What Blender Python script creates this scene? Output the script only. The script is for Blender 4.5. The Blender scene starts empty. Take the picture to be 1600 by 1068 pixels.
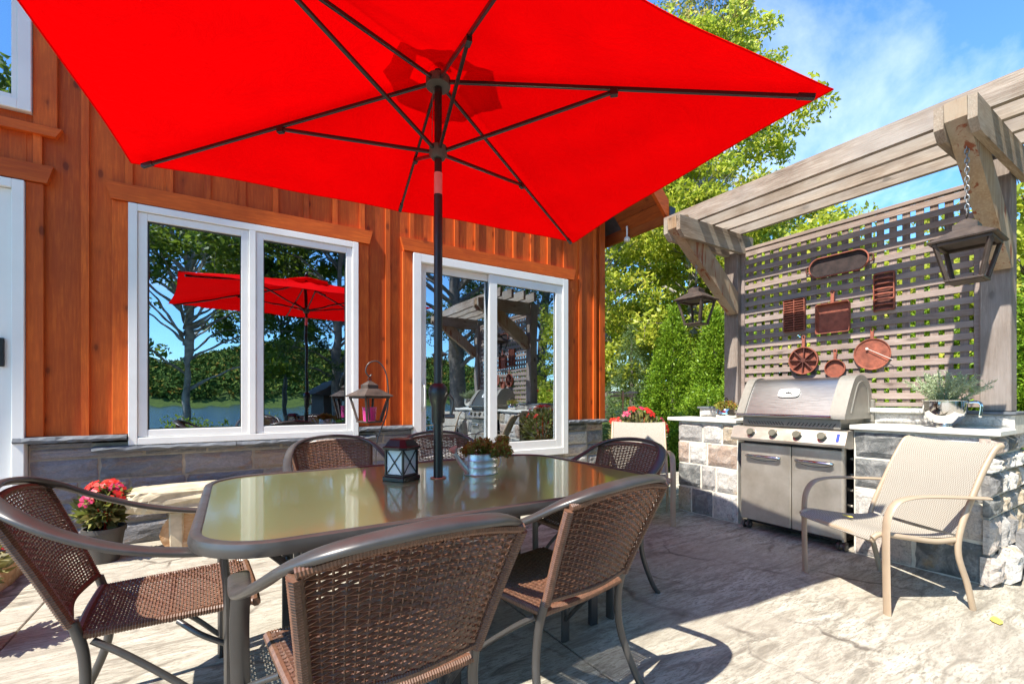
import bpy, math, random
import numpy as np
from mathutils import Vector, Matrix
R = math.radians
rng = np.random.default_rng(7)
random.seed(7)
scene = bpy.context.scene
col = scene.collection

# ------------------------------------------------------------------ camera, sky, sun, exposure
cam_d = bpy.data.cameras.new('camera')
cam_d.sensor_width = 36.0
cam_d.lens = 704.0 / 1600.0 * 36.0
cam_d.shift_y = (622.0 - 534.0) / 1600.0
cam_d.clip_start = 0.05
cam_d.clip_end = 2000.0
cam = bpy.data.objects.new('camera', cam_d)
col.objects.link(cam)
cam.location = (0, 0, 1.14)
cam.rotation_euler = (R(90), 0, R(58.25 - 90))
scene.camera = cam

SUN_TO = Vector((-0.69, -0.141, 1.0)).normalized()      # towards the sun
sun_elev = math.asin(SUN_TO.z)
sun_az = math.atan2(SUN_TO.x, SUN_TO.y)                   # clockwise from +Y

world = bpy.data.worlds.new('World')
scene.world = world
world.use_nodes = True
wn = world.node_tree.nodes
wl = world.node_tree.links
wn.clear()
w_out = wn.new('ShaderNodeOutputWorld')
w_bg = wn.new('ShaderNodeBackground')
w_sky = wn.new('ShaderNodeTexSky')
w_sky.sky_type = 'NISHITA'
w_sky.sun_disc = False
w_sky.sun_elevation = sun_elev
w_sky.sun_rotation = sun_az
w_sky.air_density = 1.0
w_sky.dust_density = 0.3
w_sky.ozone_density = 3.0
w_bg.inputs['Strength'].default_value = 0.15
w_tc = wn.new('ShaderNodeTexCoord')
w_sep = wn.new('ShaderNodeSeparateXYZ')
wl.new(w_tc.outputs['Generated'], w_sep.inputs[0])


def wmath(op, a, b=None, clamp=False):
    n = wn.new('ShaderNodeMath')
    n.operation = op
    n.use_clamp = clamp
    for i, v in enumerate((a, b)):
        if v is None:
            continue
        if isinstance(v, (int, float)):
            n.inputs[i].default_value = v
        else:
            wl.new(v, n.inputs[i])
    return n.outputs[0]


w_den = wmath('ADD', wmath('MAXIMUM', w_sep.outputs[2], 0.0), 0.22)
w_cmb = wn.new('ShaderNodeCombineXYZ')
wl.new(wmath('DIVIDE', w_sep.outputs[0], w_den), w_cmb.inputs[0])
wl.new(wmath('DIVIDE', w_sep.outputs[1], w_den), w_cmb.inputs[1])
w_map = wn.new('ShaderNodeMapping')
w_map.inputs['Location'].default_value = (-2.371, 5.196, -0.178)
w_map.inputs['Scale'].default_value = (1.0, 1.35, 1.0)
wl.new(w_cmb.outputs[0], w_map.inputs[0])
w_n1 = wn.new('ShaderNodeTexNoise')
w_n1.inputs['Scale'].default_value = 0.9
w_n1.inputs['Detail'].default_value = 9.0
w_n1.inputs['Roughness'].default_value = 0.58
w_n1.inputs['Distortion'].default_value = 0.35
wl.new(w_map.outputs[0], w_n1.inputs['Vector'])
w_rmp = wn.new('ShaderNodeValToRGB')
w_rmp.color_ramp.elements[0].position = 0.545
w_rmp.color_ramp.elements[0].color = (0, 0, 0, 1)
w_rmp.color_ramp.elements[1].position = 0.80
w_rmp.color_ramp.elements[1].color = (1, 1, 1, 1)
wl.new(w_n1.outputs[0], w_rmp.inputs[0])
w_mix = wn.new('ShaderNodeMixRGB')
w_mix.inputs[2].default_value = (5.6, 5.7, 5.8, 1)
wl.new(wmath('MULTIPLY', w_rmp.outputs[0], 0.72), w_mix.inputs[0])
w_tint = wn.new('ShaderNodeMixRGB')
w_tint.blend_type = 'MULTIPLY'
w_tint.inputs[0].default_value = 1.0
w_tint.inputs[2].default_value = (0.46, 0.70, 0.84, 1)
wl.new(w_sky.outputs[0], w_tint.inputs[1])
wl.new(w_tint.outputs[0], w_mix.inputs[1])
wl.new(w_mix.outputs[0], w_bg.inputs[0])
wl.new(w_bg.outputs[0], w_out.inputs[0])

sun_d = bpy.data.lights.new('sun', 'SUN')
sun_d.energy = 3.4
sun_d.angle = R(0.53)
sun_d.color = (1.0, 0.94, 0.83)
sun = bpy.data.objects.new('sun', sun_d)
col.objects.link(sun)
sun.rotation_euler = (-SUN_TO).to_track_quat('-Z', 'Y').to_euler()
sun.location = (-8, -2, 12)

scene.view_settings.view_transform = 'Standard'
scene.view_settings.look = 'None'
scene.view_settings.gamma = 1.0
scene.view_settings.use_curve_mapping = False
scene.view_settings.exposure = 1.56
scene.cycles.max_bounces = 10
scene.cycles.diffuse_bounces = 4
scene.cycles.glossy_bounces = 4
scene.cycles.transmission_bounces = 5
scene.cycles.transparent_max_bounces = 12
scene.cycles.caustics_reflective = False
scene.cycles.caustics_refractive = False
scene.cycles.sample_clamp_indirect = 6.0

# ------------------------------------------------------------------ materials


class NT:
    def __init__(self, name):
        self.m = bpy.data.materials.new(name)
        self.m.use_nodes = True
        self.n = self.m.node_tree.nodes
        self.l = self.m.node_tree.links
        self.n.clear()
        self.out = self.n.new('ShaderNodeOutputMaterial')

    def node(self, t, **kw):
        nd = self.n.new(t)
        for k, v in kw.items():
            setattr(nd, k, v)
        return nd

    def link(self, a, b):
        self.l.new(a, b)

    def val(self, sock, v):
        if isinstance(v, (int, float)):
            sock.default_value = v
        elif isinstance(v, tuple):
            sock.default_value = v if len(v) == len(sock.default_value) else v + (1,)
        else:
            self.l.new(v, sock)

    def math(self, op, a, b=None, clamp=False):
        nd = self.node('ShaderNodeMath', operation=op, use_clamp=clamp)
        self.val(nd.inputs[0], a)
        if b is not None:
            self.val(nd.inputs[1], b)
        return nd.outputs[0]

    def pos(self):
        return self.node('ShaderNodeNewGeometry').outputs['Position']

    def coords(self, scale=(1, 1, 1), obj=False, rand=0.0, rot=(0, 0, 0)):
        src = self.node('ShaderNodeTexCoord').outputs['Object'] if obj else self.pos()
        if rand:
            oi = self.node('ShaderNodeObjectInfo')
            r = self.math('MULTIPLY', oi.outputs['Random'], rand)
            va = self.node('ShaderNodeVectorMath', operation='ADD')
            self.l.new(src, va.inputs[0])
            self.l.new(r, va.inputs[1])
            src = va.outputs[0]
        mp = self.node('ShaderNodeMapping')
        mp.inputs['Scale'].default_value = scale
        mp.inputs['Rotation'].default_value = rot
        self.l.new(src, mp.inputs[0])
        return mp.outputs[0]

    def noise(self, vec, scale, detail=4, rough=0.55, dist=0.0):
        nd = self.node('ShaderNodeTexNoise')
        nd.inputs['Scale'].default_value = scale
        nd.inputs['Detail'].default_value = detail
        nd.inputs['Roughness'].default_value = rough
        nd.inputs['Distortion'].default_value = dist
        if vec is not None:
            self.l.new(vec, nd.inputs['Vector'])
        return nd.outputs[0]

    def ramp(self, fac, stops, interp='LINEAR'):
        nd = self.node('ShaderNodeValToRGB')
        cr = nd.color_ramp
        cr.interpolation = interp
        while len(cr.elements) < len(stops):
            cr.elements.new(0.5)
        for e, (p, c) in zip(cr.elements, stops):
            e.position = p
            e.color = (c, c, c, 1) if isinstance(c, (int, float)) else tuple(c) + (1,)
        self.l.new(fac, nd.inputs[0])
        return nd.outputs[0]

    def mix(self, fac, a, b, mode='MIX'):
        nd = self.node('ShaderNodeMixRGB', blend_type=mode)
        self.val(nd.inputs[0], fac)
        self.val(nd.inputs[1], a)
        self.val(nd.inputs[2], b)
        return nd.outputs[0]

    def bump(self, h, strength=0.3, dist=0.01, normal=None):
        nd = self.node('ShaderNodeBump')
        nd.inputs['Strength'].default_value = strength
        nd.inputs['Distance'].default_value = dist
        self.l.new(h, nd.inputs['Height'])
        if normal is not None:
            self.l.new(normal, nd.inputs['Normal'])
        return nd.outputs[0]

    def bsdf(self, color, rough=0.5, metal=0.0, normal=None, spec=0.5, coat=0.0, **kw):
        b = self.node('ShaderNodeBsdfPrincipled')
        self.val(b.inputs['Base Color'], color)
        self.val(b.inputs['Roughness'], rough)
        self.val(b.inputs['Metallic'], metal)
        self.val(b.inputs['Specular IOR Level'], spec)
        self.val(b.inputs['Coat Weight'], coat)
        for k, v in kw.items():
            self.val(b.inputs[k.replace('_', ' ')], v)
        if normal is not None:
            self.l.new(normal, b.inputs['Normal'])
        return b.outputs[0]

    def done(self, shader):
        self.l.new(shader, self.out.inputs[0])
        return self.m


def simple(name, color, rough=0.5, metal=0.0, bump=0.0, bscale=60.0, var=0.12, coat=0.0):
    t = NT(name)
    c = t.coords()
    n = t.noise(c, bscale * 0.25, 5)
    dark = tuple(v * (1 - var) for v in color)
    lite = tuple(min(1, v * (1 + var)) for v in color)
    cc = t.ramp(n, [(0.3, dark), (0.7, lite)])
    rr = t.ramp(t.noise(c, bscale * 0.5, 3), [(0.3, max(0.02, rough - 0.07)), (0.7, min(1, rough + 0.07))])
    nm = t.bump(t.noise(c, bscale, 4), bump, 0.002) if bump else None
    return t.done(t.bsdf(cc, rr, metal, nm, coat=coat))


def wood(name, axis, dark, mid, lite, rough=0.7, ring=26.0, knots=0.5, bump=0.4, grey=None, split=None):
    """board wood, grain running along the given axis"""
    t = NT(name)
    s = [1.0, 1.0, 1.0]
    s['xyz'.index(axis)] = 0.07
    c = t.coords(tuple(s), rand=13.0)
    big = t.noise(c, ring * 0.35, 3, 0.5, 0.6)
    fine = t.noise(c, ring * 4.0, 5, 0.65)
    s2 = [1.0, 1.0, 1.0]
    s2['xyz'.index(axis)] = 0.55
    ck = t.coords(tuple(s2), rand=7.0)
    vor = t.node('ShaderNodeTexVoronoi')
    vor.inputs['Scale'].default_value = 6.5
    t.link(ck, vor.inputs['Vector'])
    kn = t.ramp(t.math('ADD', vor.outputs['Distance'], t.math('MULTIPLY', t.noise(c, ring * 2.0, 2), 0.12)), [(0.0, 1.0), (0.15, 0.9), (0.19, 0.30), (0.30, 0.0)])
    bl = t.noise(t.coords((1, 1, 1), rand=3.0), 2.3, 4, 0.6)
    base = t.ramp(big, [(0.25, dark), (0.5, mid), (0.78, lite)])
    base = t.mix(t.math('MULTIPLY', fine, 0.9), base, t.ramp(fine, [(0.38, dark), (0.64, lite)]))
    base = t.mix(t.ramp(bl, [(0.40, 0.0), (0.70, 0.6)]), base, dark)
    base = t.mix(t.math('MULTIPLY', kn, knots), base, tuple(v * 0.35 for v in dark))
    oi = t.node('ShaderNodeObjectInfo')
    hv = t.node('ShaderNodeHueSaturation')
    t.link(t.ramp(oi.outputs['Random'], [(0.0, 0.80), (1.0, 1.15)]), hv.inputs['Value'])
    t.link(base, hv.inputs['Color'])
    base = hv.outputs[0]
    if grey is not None:
        base = t.mix(t.ramp(t.noise(t.coords(tuple(s2), rand=5.0), 3.0, 5, 0.6), [(0.42, 0.0), (0.68, 0.8)]), base, grey)
    if split is not None:
        s3_ = [9.0, 9.0, 9.0]
        s3_['xyz'.index(axis)] = 1.5
        base = t.mix(t.ramp(t.noise(t.coords(tuple(s3_), rand=5.0), 1.6, 4, 0.6, 0.6), [(0.58, 0.0), (0.64, 0.9)]), base, split)
    h = t.math('ADD', t.math('MULTIPLY', fine, 0.7), t.math('MULTIPLY', kn, -0.5))
    nm = t.bump(h, bump, 0.004)
    return t.done(t.bsdf(base, rough, 0, nm, spec=0.3))


def leafmat(name, stops, trans=0.45, rough=0.45):
    t = NT(name)
    g = t.node('ShaderNodeNewGeometry')
    base = t.ramp(g.outputs['Random Per Island'], stops)
    big = t.noise(t.coords(), 0.9, 3)
    base = t.mix(t.ramp(big, [(0.35, 0.0), (0.7, 0.35)]), base, stops[-1][1], 'MIX')
    p = t.bsdf(base, rough, 0, None, spec=0.35)
    tr = t.node('ShaderNodeBsdfTranslucent')
    t.link(t.mix(0.35, base, (0.42, 0.52, 0.04, 1)) if 'petal' not in name else base, tr.inputs[0])
    ms = t.node('ShaderNodeMixShader')
    ms.inputs[0].default_value = trans
    t.link(p, ms.inputs[1])
    t.link(tr.outputs[0], ms.inputs[2])
    return t.done(ms.outputs[0])


MT = {}
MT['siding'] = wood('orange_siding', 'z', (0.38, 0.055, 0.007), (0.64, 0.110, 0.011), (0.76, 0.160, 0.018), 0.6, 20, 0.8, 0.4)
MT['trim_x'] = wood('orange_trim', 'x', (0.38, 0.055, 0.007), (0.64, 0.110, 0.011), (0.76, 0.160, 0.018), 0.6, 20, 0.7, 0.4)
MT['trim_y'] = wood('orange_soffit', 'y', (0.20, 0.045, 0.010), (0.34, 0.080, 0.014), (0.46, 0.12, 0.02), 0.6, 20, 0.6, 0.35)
MT['rail_dark'] = simple('dark_metal', (0.035, 0.036, 0.040), 0.38, 0.3)
g_d, g_m, g_l = (0.15, 0.105, 0.075), (0.34, 0.275, 0.215), (0.49, 0.42, 0.345)
MT['wood_y'] = wood('weathered_wood_y', 'y', g_d, g_m, g_l, 0.85, 30, 0.8, 0.6, (0.37, 0.335, 0.30))
MT['wood_z'] = wood('weathered_wood_z', 'z', (0.13, 0.10, 0.08), (0.28, 0.225, 0.19), (0.41, 0.345, 0.30), 0.85, 30, 0.8, 0.6, (0.29, 0.255, 0.235))
MT['wood_x'] = wood('weathered_wood_x', 'x', (0.16, 0.11, 0.07), (0.36, 0.27, 0.19), (0.52, 0.43, 0.33), 0.85, 30, 0.8, 0.6, (0.33, 0.31, 0.26))
MT['brace'] = wood('brace_wood', 'z', (0.26, 0.13, 0.06), (0.47, 0.32, 0.18), (0.60, 0.46, 0.29), 0.8, 22, 0.9, 0.6, (0.42, 0.35, 0.26), (0.24, 0.055, 0.02))
MT['lattice_h'] = wood('lattice_wood', 'y', (0.19, 0.135, 0.11), (0.37, 0.285, 0.245), (0.51, 0.41, 0.36), 0.85, 30, 0.6, 0.4, (0.28, 0.235, 0.22))
MT['lattice_v'] = wood('lattice_wood_v', 'z', (0.16, 0.115, 0.095), (0.30, 0.225, 0.19), (0.41, 0.325, 0.28), 0.85, 30, 0.6, 0.4)

# stone variants: colour by object
t = NT('granite')
oi = t.node('ShaderNodeObjectInfo')
c = t.coords(rand=9.0)
pal = t.ramp(oi.outputs['Random'], [(0.0, (0.36, 0.34, 0.32)), (0.14, (0.12, 0.125, 0.12)), (0.26, (0.56, 0.53, 0.48)), (0.42, (0.40, 0.29, 0.22)),
                                    (0.54, (0.60, 0.57, 0.52)), (0.68, (0.19, 0.18, 0.175)), (0.78, (0.46, 0.36, 0.24)), (0.9, (0.52, 0.44, 0.38))], 'CONSTANT')
n1 = t.noise(c, 9, 6, 0.7, 0.8)
n2 = t.noise(c, 75, 5, 0.75)
cc = t.mix(t.ramp(n1, [(0.44, 0.0), (0.60, 0.7)]), pal, t.mix(0.35, pal, (0.80, 0.76, 0.70, 1)))
cc = t.mix(t.ramp(t.noise(c, 14, 6, 0.75, 1.5), [(0.55, 0.0), (0.70, 0.8)]), cc, (0.09, 0.09, 0.095, 1))
cc = t.mix(t.ramp(t.noise(c, 5, 4, 0.6), [(0.60, 0.0), (0.72, 0.55)]), cc, (0.42, 0.26, 0.10, 1))
cc = t.mix(t.ramp(n2, [(0.45, 0.0), (0.65, 0.5)]), cc, (0.12, 0.12, 0.125, 1))
nm = t.bump(t.math('ADD', n1, t.math('MULTIPLY', n2, 0.25)), 0.7, 0.02)
MT['granite'] = t.done(t.bsdf(cc, 0.75, 0, nm, spec=0.35))

t = NT('slate_stone')
oi = t.node('ShaderNodeObjectInfo')
c = t.coords((1, 1, 2.2), rand=9.0)
pal = t.ramp(oi.outputs['Random'], [(0.0, (0.23, 0.215, 0.23)), (0.25, (0.30, 0.27, 0.275)), (0.45, (0.17, 0.17, 0.185)), (0.68, (0.33, 0.24, 0.17)),
                                    (0.78, (0.25, 0.22, 0.225)), (0.9, (0.29, 0.25, 0.23))], 'CONSTANT')
n1 = t.noise(c, 9, 8, 0.72, 1.8)
n2 = t.noise(c, 70, 5, 0.75)
cc = t.mix(t.ramp(n1, [(0.38, 0.0), (0.65, 0.7)]), pal, t.mix(0.35, pal, (0.62, 0.56, 0.54, 1)))
cc = t.mix(t.ramp(t.noise(c, 5, 5, 0.7, 1.0), [(0.56, 0.0), (0.68, 0.6)]), cc, (0.34, 0.19, 0.09, 1))
cc = t.mix(t.ramp(n2, [(0.4, 0.0), (0.7, 0.45)]), cc, (0.08, 0.08, 0.09, 1))
nm = t.bump(t.math('ADD', n1, t.math('MULTIPLY', n2, 0.2)), 0.8, 0.02)
MT['slate'] = t.done(t.bsdf(cc, 0.7, 0, nm, spec=0.35))
MT['sill'] = simple('sill_stone', (0.115, 0.125, 0.14), 0.8, 0, 0.8, 40, 0.35)
MT['mortar'] = simple('mortar', (0.66, 0.61, 0.52), 0.95, 0, 0.6, 80, 0.15)
MT['mortar_dark'] = simple('mortar_dark', (0.36, 0.31, 0.25), 0.95, 0, 0.6, 80, 0.2)
MT['slab'] = simple('pale_slab', (0.68, 0.66, 0.60), 0.7, 0, 0.3, 50, 0.07)
MT['sandstone'] = simple('sandstone', (0.53, 0.44, 0.30), 0.85, 0, 1.0, 30, 0.35)

t = NT('rusty_slab')
c = t.coords()
n = t.noise(c, 9, 6, 0.65, 1.0)
cc = t.ramp(n, [(0.3, (0.30, 0.15, 0.06)), (0.5, (0.48, 0.28, 0.13)), (0.7, (0.62, 0.47, 0.30))])
MT['ochre'] = t.done(t.bsdf(cc, 0.8, 0, t.bump(n, 0.5, 0.02)))

# patio
t = NT('stamped_concrete')
c = t.coords((0.5, 2.4, 1.0), rot=(0, 0, R(38)))
cw = t.coords((1, 1, 1))
s1 = t.noise(c, 6.0, 9, 0.72, 1.0)
s2 = t.noise(c, 38.0, 6, 0.75, 0.5)
s3 = t.noise(cw, 1.1, 5, 0.6, 0.5)
fine = t.noise(cw, 160.0, 3, 0.6)
base = t.ramp(s1, [(0.35, (0.16, 0.140, 0.108)), (0.43, (0.31, 0.282, 0.225)), (0.51, (0.46, 0.428, 0.350)), (0.63, (0.60, 0.572, 0.485))])
base = t.mix(t.ramp(s2, [(0.50, 0.0), (0.60, 0.85)]), base, (0.20, 0.178, 0.142, 1))
base = t.mix(t.ramp(s3, [(0.42, 0.0), (0.62, 0.60)]), base, (0.37, 0.33, 0.27, 1))
base = t.mix(t.ramp(fine, [(0.4, 0.0), (0.7, 0.25)]), base, (0.25, 0.22, 0.2, 1))
dn = t.node('ShaderNodeTexNoise')
dn.inputs['Scale'].default_value = 2.4
dn.inputs['Detail'].default_value = 5
t.link(cw, dn.inputs['Vector'])
vm = t.node('ShaderNodeVectorMath', operation='MULTIPLY_ADD')
t.link(dn.outputs['Color'], vm.inputs[0])
vm.inputs[1].default_value = (0.45, 0.45, 0.0)
t.link(cw, vm.inputs[2])
vo = t.node('ShaderNodeTexVoronoi', feature='DISTANCE_TO_EDGE')
vo.inputs['Scale'].default_value = 1.15
t.link(vm.outputs[0], vo.inputs['Vector'])
crack = t.ramp(vo.outputs['Distance'], [(0.0, 1.0), (0.006, 0.8), (0.02, 0.0)])
gate = t.ramp(t.noise(cw, 1.7, 3), [(0.45, 0.0), (0.6, 0.8)])
crack = t.math('MULTIPLY', crack, gate)
base = t.mix(crack, base, (0.10, 0.08, 0.065, 1))
h = t.math('ADD', t.math('MULTIPLY', s1, 1.0), t.math('MULTIPLY', s2, 0.5))
h = t.math('SUBTRACT', h, t.math('MULTIPLY', crack, 1.2))
nm = t.bump(h, 0.55, 0.012)
MT['patio'] = t.done(t.bsdf(base, t.ramp(s2, [(0.3, 0.5), (0.7, 0.75)]), 0, nm, spec=0.3))

MT['white'] = simple('white_vinyl', (0.84, 0.83, 0.79), 0.35, 0, 0, 20, 0.03)
MT['black'] = simple('black_paint', (0.012, 0.012, 0.013), 0.35, 0.0, 0, 40, 0.2)
MT['gunmetal'] = simple('gunmetal', (0.095, 0.088, 0.084), 0.36, 0.55, 0.0, 30, 0.12)
MT['bronze'] = simple('aged_bronze', (0.085, 0.062, 0.05), 0.55, 0.35, 0.3, 60, 0.35)
MT['chain'] = simple('chain_steel', (0.30, 0.29, 0.28), 0.4, 0.8)
MT['rust'] = simple('rusty_iron', (0.29, 0.085, 0.05), 0.75, 0.1, 0.5, 90, 0.35)
MT['rust_dark'] = simple('dark_rust', (0.12, 0.038, 0.028), 0.7, 0.2, 0.5, 90, 0.5)
MT['rust_black'] = simple('cast_iron', (0.035, 0.022, 0.020), 0.7, 0.2, 0.5, 90, 0.5)
MT['galv'] = simple('galvanised', (0.55, 0.57, 0.58), 0.38, 0.85, 0.15, 18, 0.2)
MT['chrome'] = simple('polished_steel', (0.72, 0.70, 0.67), 0.10, 1.0, 0, 10, 0.04)
MT['knob'] = simple('knob_resin', (0.13, 0.12, 0.09), 0.45, 0.2)
MT['castgrey'] = simple('cast_endcap', (0.29, 0.27, 0.235), 0.5, 0.35, 0.15, 120, 0.06)
MT['tan'] = simple('tan_metal', (0.43, 0.325, 0.225), 0.42, 0.1, 0.05, 40, 0.08)
MT['red_glass'] = simple('pink_glass', (0.75, 0.06, 0.30), 0.2)
MT['pot'] = simple('dark_pot', (0.07, 0.062, 0.055), 0.6)
MT['soil'] = simple('soil', (0.05, 0.035, 0.025), 0.95, 0, 0.8, 60, 0.4)
MT['flower_red'] = leafmat('red_petal', [(0.0, (0.42, 0.006, 0.006)), (0.5, (0.55, 0.010, 0.012)), (1.0, (0.60, 0.05, 0.02))], 0.25)
MT['flower_pink'] = leafmat('pink_petal', [(0.0, (0.52, 0.012, 0.08)), (1.0, (0.62, 0.05, 0.14))], 0.25)
MT['label'] = simple('sticker', (0.72, 0.20, 0.20), 0.4)
MT['blue_sticker'] = simple('blue_sticker', (0.03, 0.06, 0.35), 0.4)
MT['copper'] = simple('copper', (0.50, 0.26, 0.15), 0.4, 0.6)
MT['yellow_leaf'] = simple('yellow_leaf', (0.75, 0.60, 0.10), 0.6)
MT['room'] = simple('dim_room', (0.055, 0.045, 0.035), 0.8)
MT['shingle'] = simple('shingle', (0.07, 0.07, 0.075), 0.9, 0, 0.6, 40, 0.3)
MT['bark'] = simple('bark', (0.16, 0.135, 0.115), 0.9, 0, 1.0, 30, 0.4)
MT['bark_pale'] = simple('pale_bark', (0.36, 0.34, 0.31), 0.85, 0, 0.9, 24, 0.45)
MT['cabin'] = simple('cabin_wood', (0.07, 0.04, 0.03), 0.8, 0, 0.4, 20, 0.3)

t = NT('lid_steel')
c = t.coords((1, 0.02, 1))
n = t.noise(c, 500, 3, 0.6)
MT['lid'] = t.done(t.bsdf((0.50, 0.49, 0.48), t.ramp(n, [(0.3, 0.28), (0.7, 0.38)]), 1.0, t.bump(n, 0.03, 0.001), Anisotropic=0.2))

t = NT('brushed_steel')
c = t.coords((1, 0.02, 1))
n = t.noise(c, 500, 3, 0.6)
sm = t.noise(t.coords(), 5, 5, 0.65)
cc = t.ramp(sm, [(0.30, (0.48, 0.425, 0.35)), (0.66, (0.66, 0.60, 0.52))])
rr = t.ramp(t.math('ADD', t.math('MULTIPLY', n, 0.5), t.math('MULTIPLY', sm, 0.5)), [(0.3, 0.30), (0.7, 0.48)])
MT['steel'] = t.done(t.bsdf(cc, rr, 0.72, t.bump(n, 0.06, 0.001), Anisotropic=0.5))

# wicker
t = NT('wicker')
g = t.node('ShaderNodeNewGeometry')
n = t.noise(t.coords(), 70, 4, 0.6)
cc = t.ramp(n, [(0.3, (0.088, 0.039, 0.023)), (0.7, (0.205, 0.093, 0.053))])
cc = t.mix(t.math('MULTIPLY', g.outputs['Random Per Island'], 0.55), cc, (0.125, 0.070, 0.043, 1))
MT['wicker'] = t.done(t.bsdf(cc, 0.36, 0, t.bump(t.noise(t.coords(), 300, 2), 0.2, 0.001), spec=0.5))

# sling mesh fabric
t = NT('sling_fabric')
c = t.coords((1, 1, 1), obj=True)
ck = t.node('ShaderNodeTexChecker')
ck.inputs['Scale'].default_value = 170
t.link(c, ck.inputs[0])
cc = t.mix(ck.outputs[1], (0.26, 0.23, 0.185, 1), (0.52, 0.475, 0.40, 1))
cc = t.mix(t.ramp(t.noise(c, 7, 4), [(0.4, 0.0), (0.7, 0.25)]), cc, (0.34, 0.31, 0.26, 1))
p = t.bsdf(cc, 0.75, 0, t.bump(ck.outputs[1], 0.35, 0.001))
tr = t.node('ShaderNodeBsdfTranslucent')
t.link(cc, tr.inputs[0])
ms = t.node('ShaderNodeMixShader')
ms.inputs[0].default_value = 0.15
t.link(p, ms.inputs[1])
t.link(tr.outputs[0], ms.inputs[2])
MT['sling'] = t.done(ms.outputs[0])

# canopy fabric
t = NT('red_canvas')
c = t.coords()
n = t.noise(c, 3.0, 3)
cc = t.ramp(n, [(0.3, (0.82, 0.0, 0.001)), (0.7, (0.92, 0.0, 0.001))])
wv = t.noise(t.coords((1, 1, 1)), 700, 2)
wr = t.noise(t.coords((1, 1, 1)), 4.5, 5, 0.6, 1.5)
p = t.bsdf(cc, 0.9, 0, t.bump(wv, 0.15, 0.001, t.bump(wr, 0.7, 0.03)), spec=0.04)
tr = t.node('ShaderNodeBsdfTranslucent')
t.link(cc, tr.inputs[0])
ms = t.node('ShaderNodeMixShader')
ms.inputs[0].default_value = 0.22
t.link(p, ms.inputs[1])
t.link(tr.outputs[0], ms.inputs[2])
MT['canvas'] = t.done(ms.outputs[0])

# window glass: transparent, with a strong mirror coating
def glassmat(name, refl, tint):
    t = NT(name)
    tr = t.node('ShaderNodeBsdfTransparent')
    tr.inputs[0].default_value = tint
    gl = t.node('ShaderNodeBsdfGlossy')
    gl.inputs['Roughness'].default_value = 0.0
    gl.inputs['Color'].default_value = (0.74, 0.84, 0.96, 1)
    h = t.noise(t.coords((1, 1, 1)), 2.2, 2)
    b = t.bump(h, 0.055, 0.02)
    t.link(b, gl.inputs['Normal'])
    ms = t.node('ShaderNodeMixShader')
    fr = t.node('ShaderNodeLayerWeight')
    fr.inputs[0].default_value = 0.5
    f = t.math('ADD', t.math('MULTIPLY', fr.outputs['Fresnel'], 0.25), refl, True)
    t.link(f, ms.inputs[0])
    t.link(tr.outputs[0], ms.inputs[1])
    t.link(gl.outputs[0], ms.inputs[2])
    return t.done(ms.outputs[0])


MT['glass'] = glassmat('window_glass', 0.55, (0.55, 0.6, 0.6, 1))
MT['door_glass'] = glassmat('door_glass', 0.50, (0.5, 0.55, 0.55, 1))

t = NT('table_glass')
c = t.coords((0.35, 1.0, 1.0))
n = t.noise(c, 60, 3, 0.5)
cc = t.ramp(t.noise(t.coords(), 5, 4), [(0.3, (0.46, 0.54, 0.26)), (0.7, (0.54, 0.61, 0.33))])
df = t.node('ShaderNodeBsdfDiffuse')
t.link(cc, df.inputs[0])
tl = t.node('ShaderNodeBsdfTranslucent')
tl.inputs[0].default_value = (0.80, 0.86, 0.50, 1)
tp = t.node('ShaderNodeBsdfTransparent')
tp.inputs[0].default_value = (0.84, 0.90, 0.60, 1)
m1 = t.node('ShaderNodeMixShader')
m1.inputs[0].default_value = 0.40
t.link(df.outputs[0], m1.inputs[1])
t.link(tl.outputs[0], m1.inputs[2])
m2 = t.node('ShaderNodeMixShader')
m2.inputs[0].default_value = 0.28
t.link(m1.outputs[0], m2.inputs[1])
t.link(tp.outputs[0], m2.inputs[2])
gl = t.node('ShaderNodeBsdfGlossy')
gl.inputs['Roughness'].default_value = 0.05
t.link(t.bump(n, 0.10, 0.002), gl.inputs['Normal'])
fr = t.node('ShaderNodeFresnel')
fr.inputs[0].default_value = 1.8
ms = t.node('ShaderNodeMixShader')
t.link(fr.outputs[0], ms.inputs[0])
g2 = t.node('ShaderNodeBsdfGlossy')
g2.inputs['Roughness'].default_value = 0.34
g2.inputs['Color'].default_value = (0.84, 0.95, 0.50, 1)
m3 = t.node('ShaderNodeMixShader')
m3.inputs[0].default_value = 0.66
t.link(m2.outputs[0], m3.inputs[1])
t.link(g2.outputs[0], m3.inputs[2])
t.link(m3.outputs[0], ms.inputs[1])
t.link(gl.outputs[0], ms.inputs[2])
MT['tglass'] = t.done(ms.outputs[0])
t = NT('milk_glass')
MT['milk'] = t.done(t.bsdf((0.82, 0.82, 0.78), 0.3, 0, t.bump(t.noise(t.coords(), 60, 2), 0.1, 0.002)))

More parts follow.
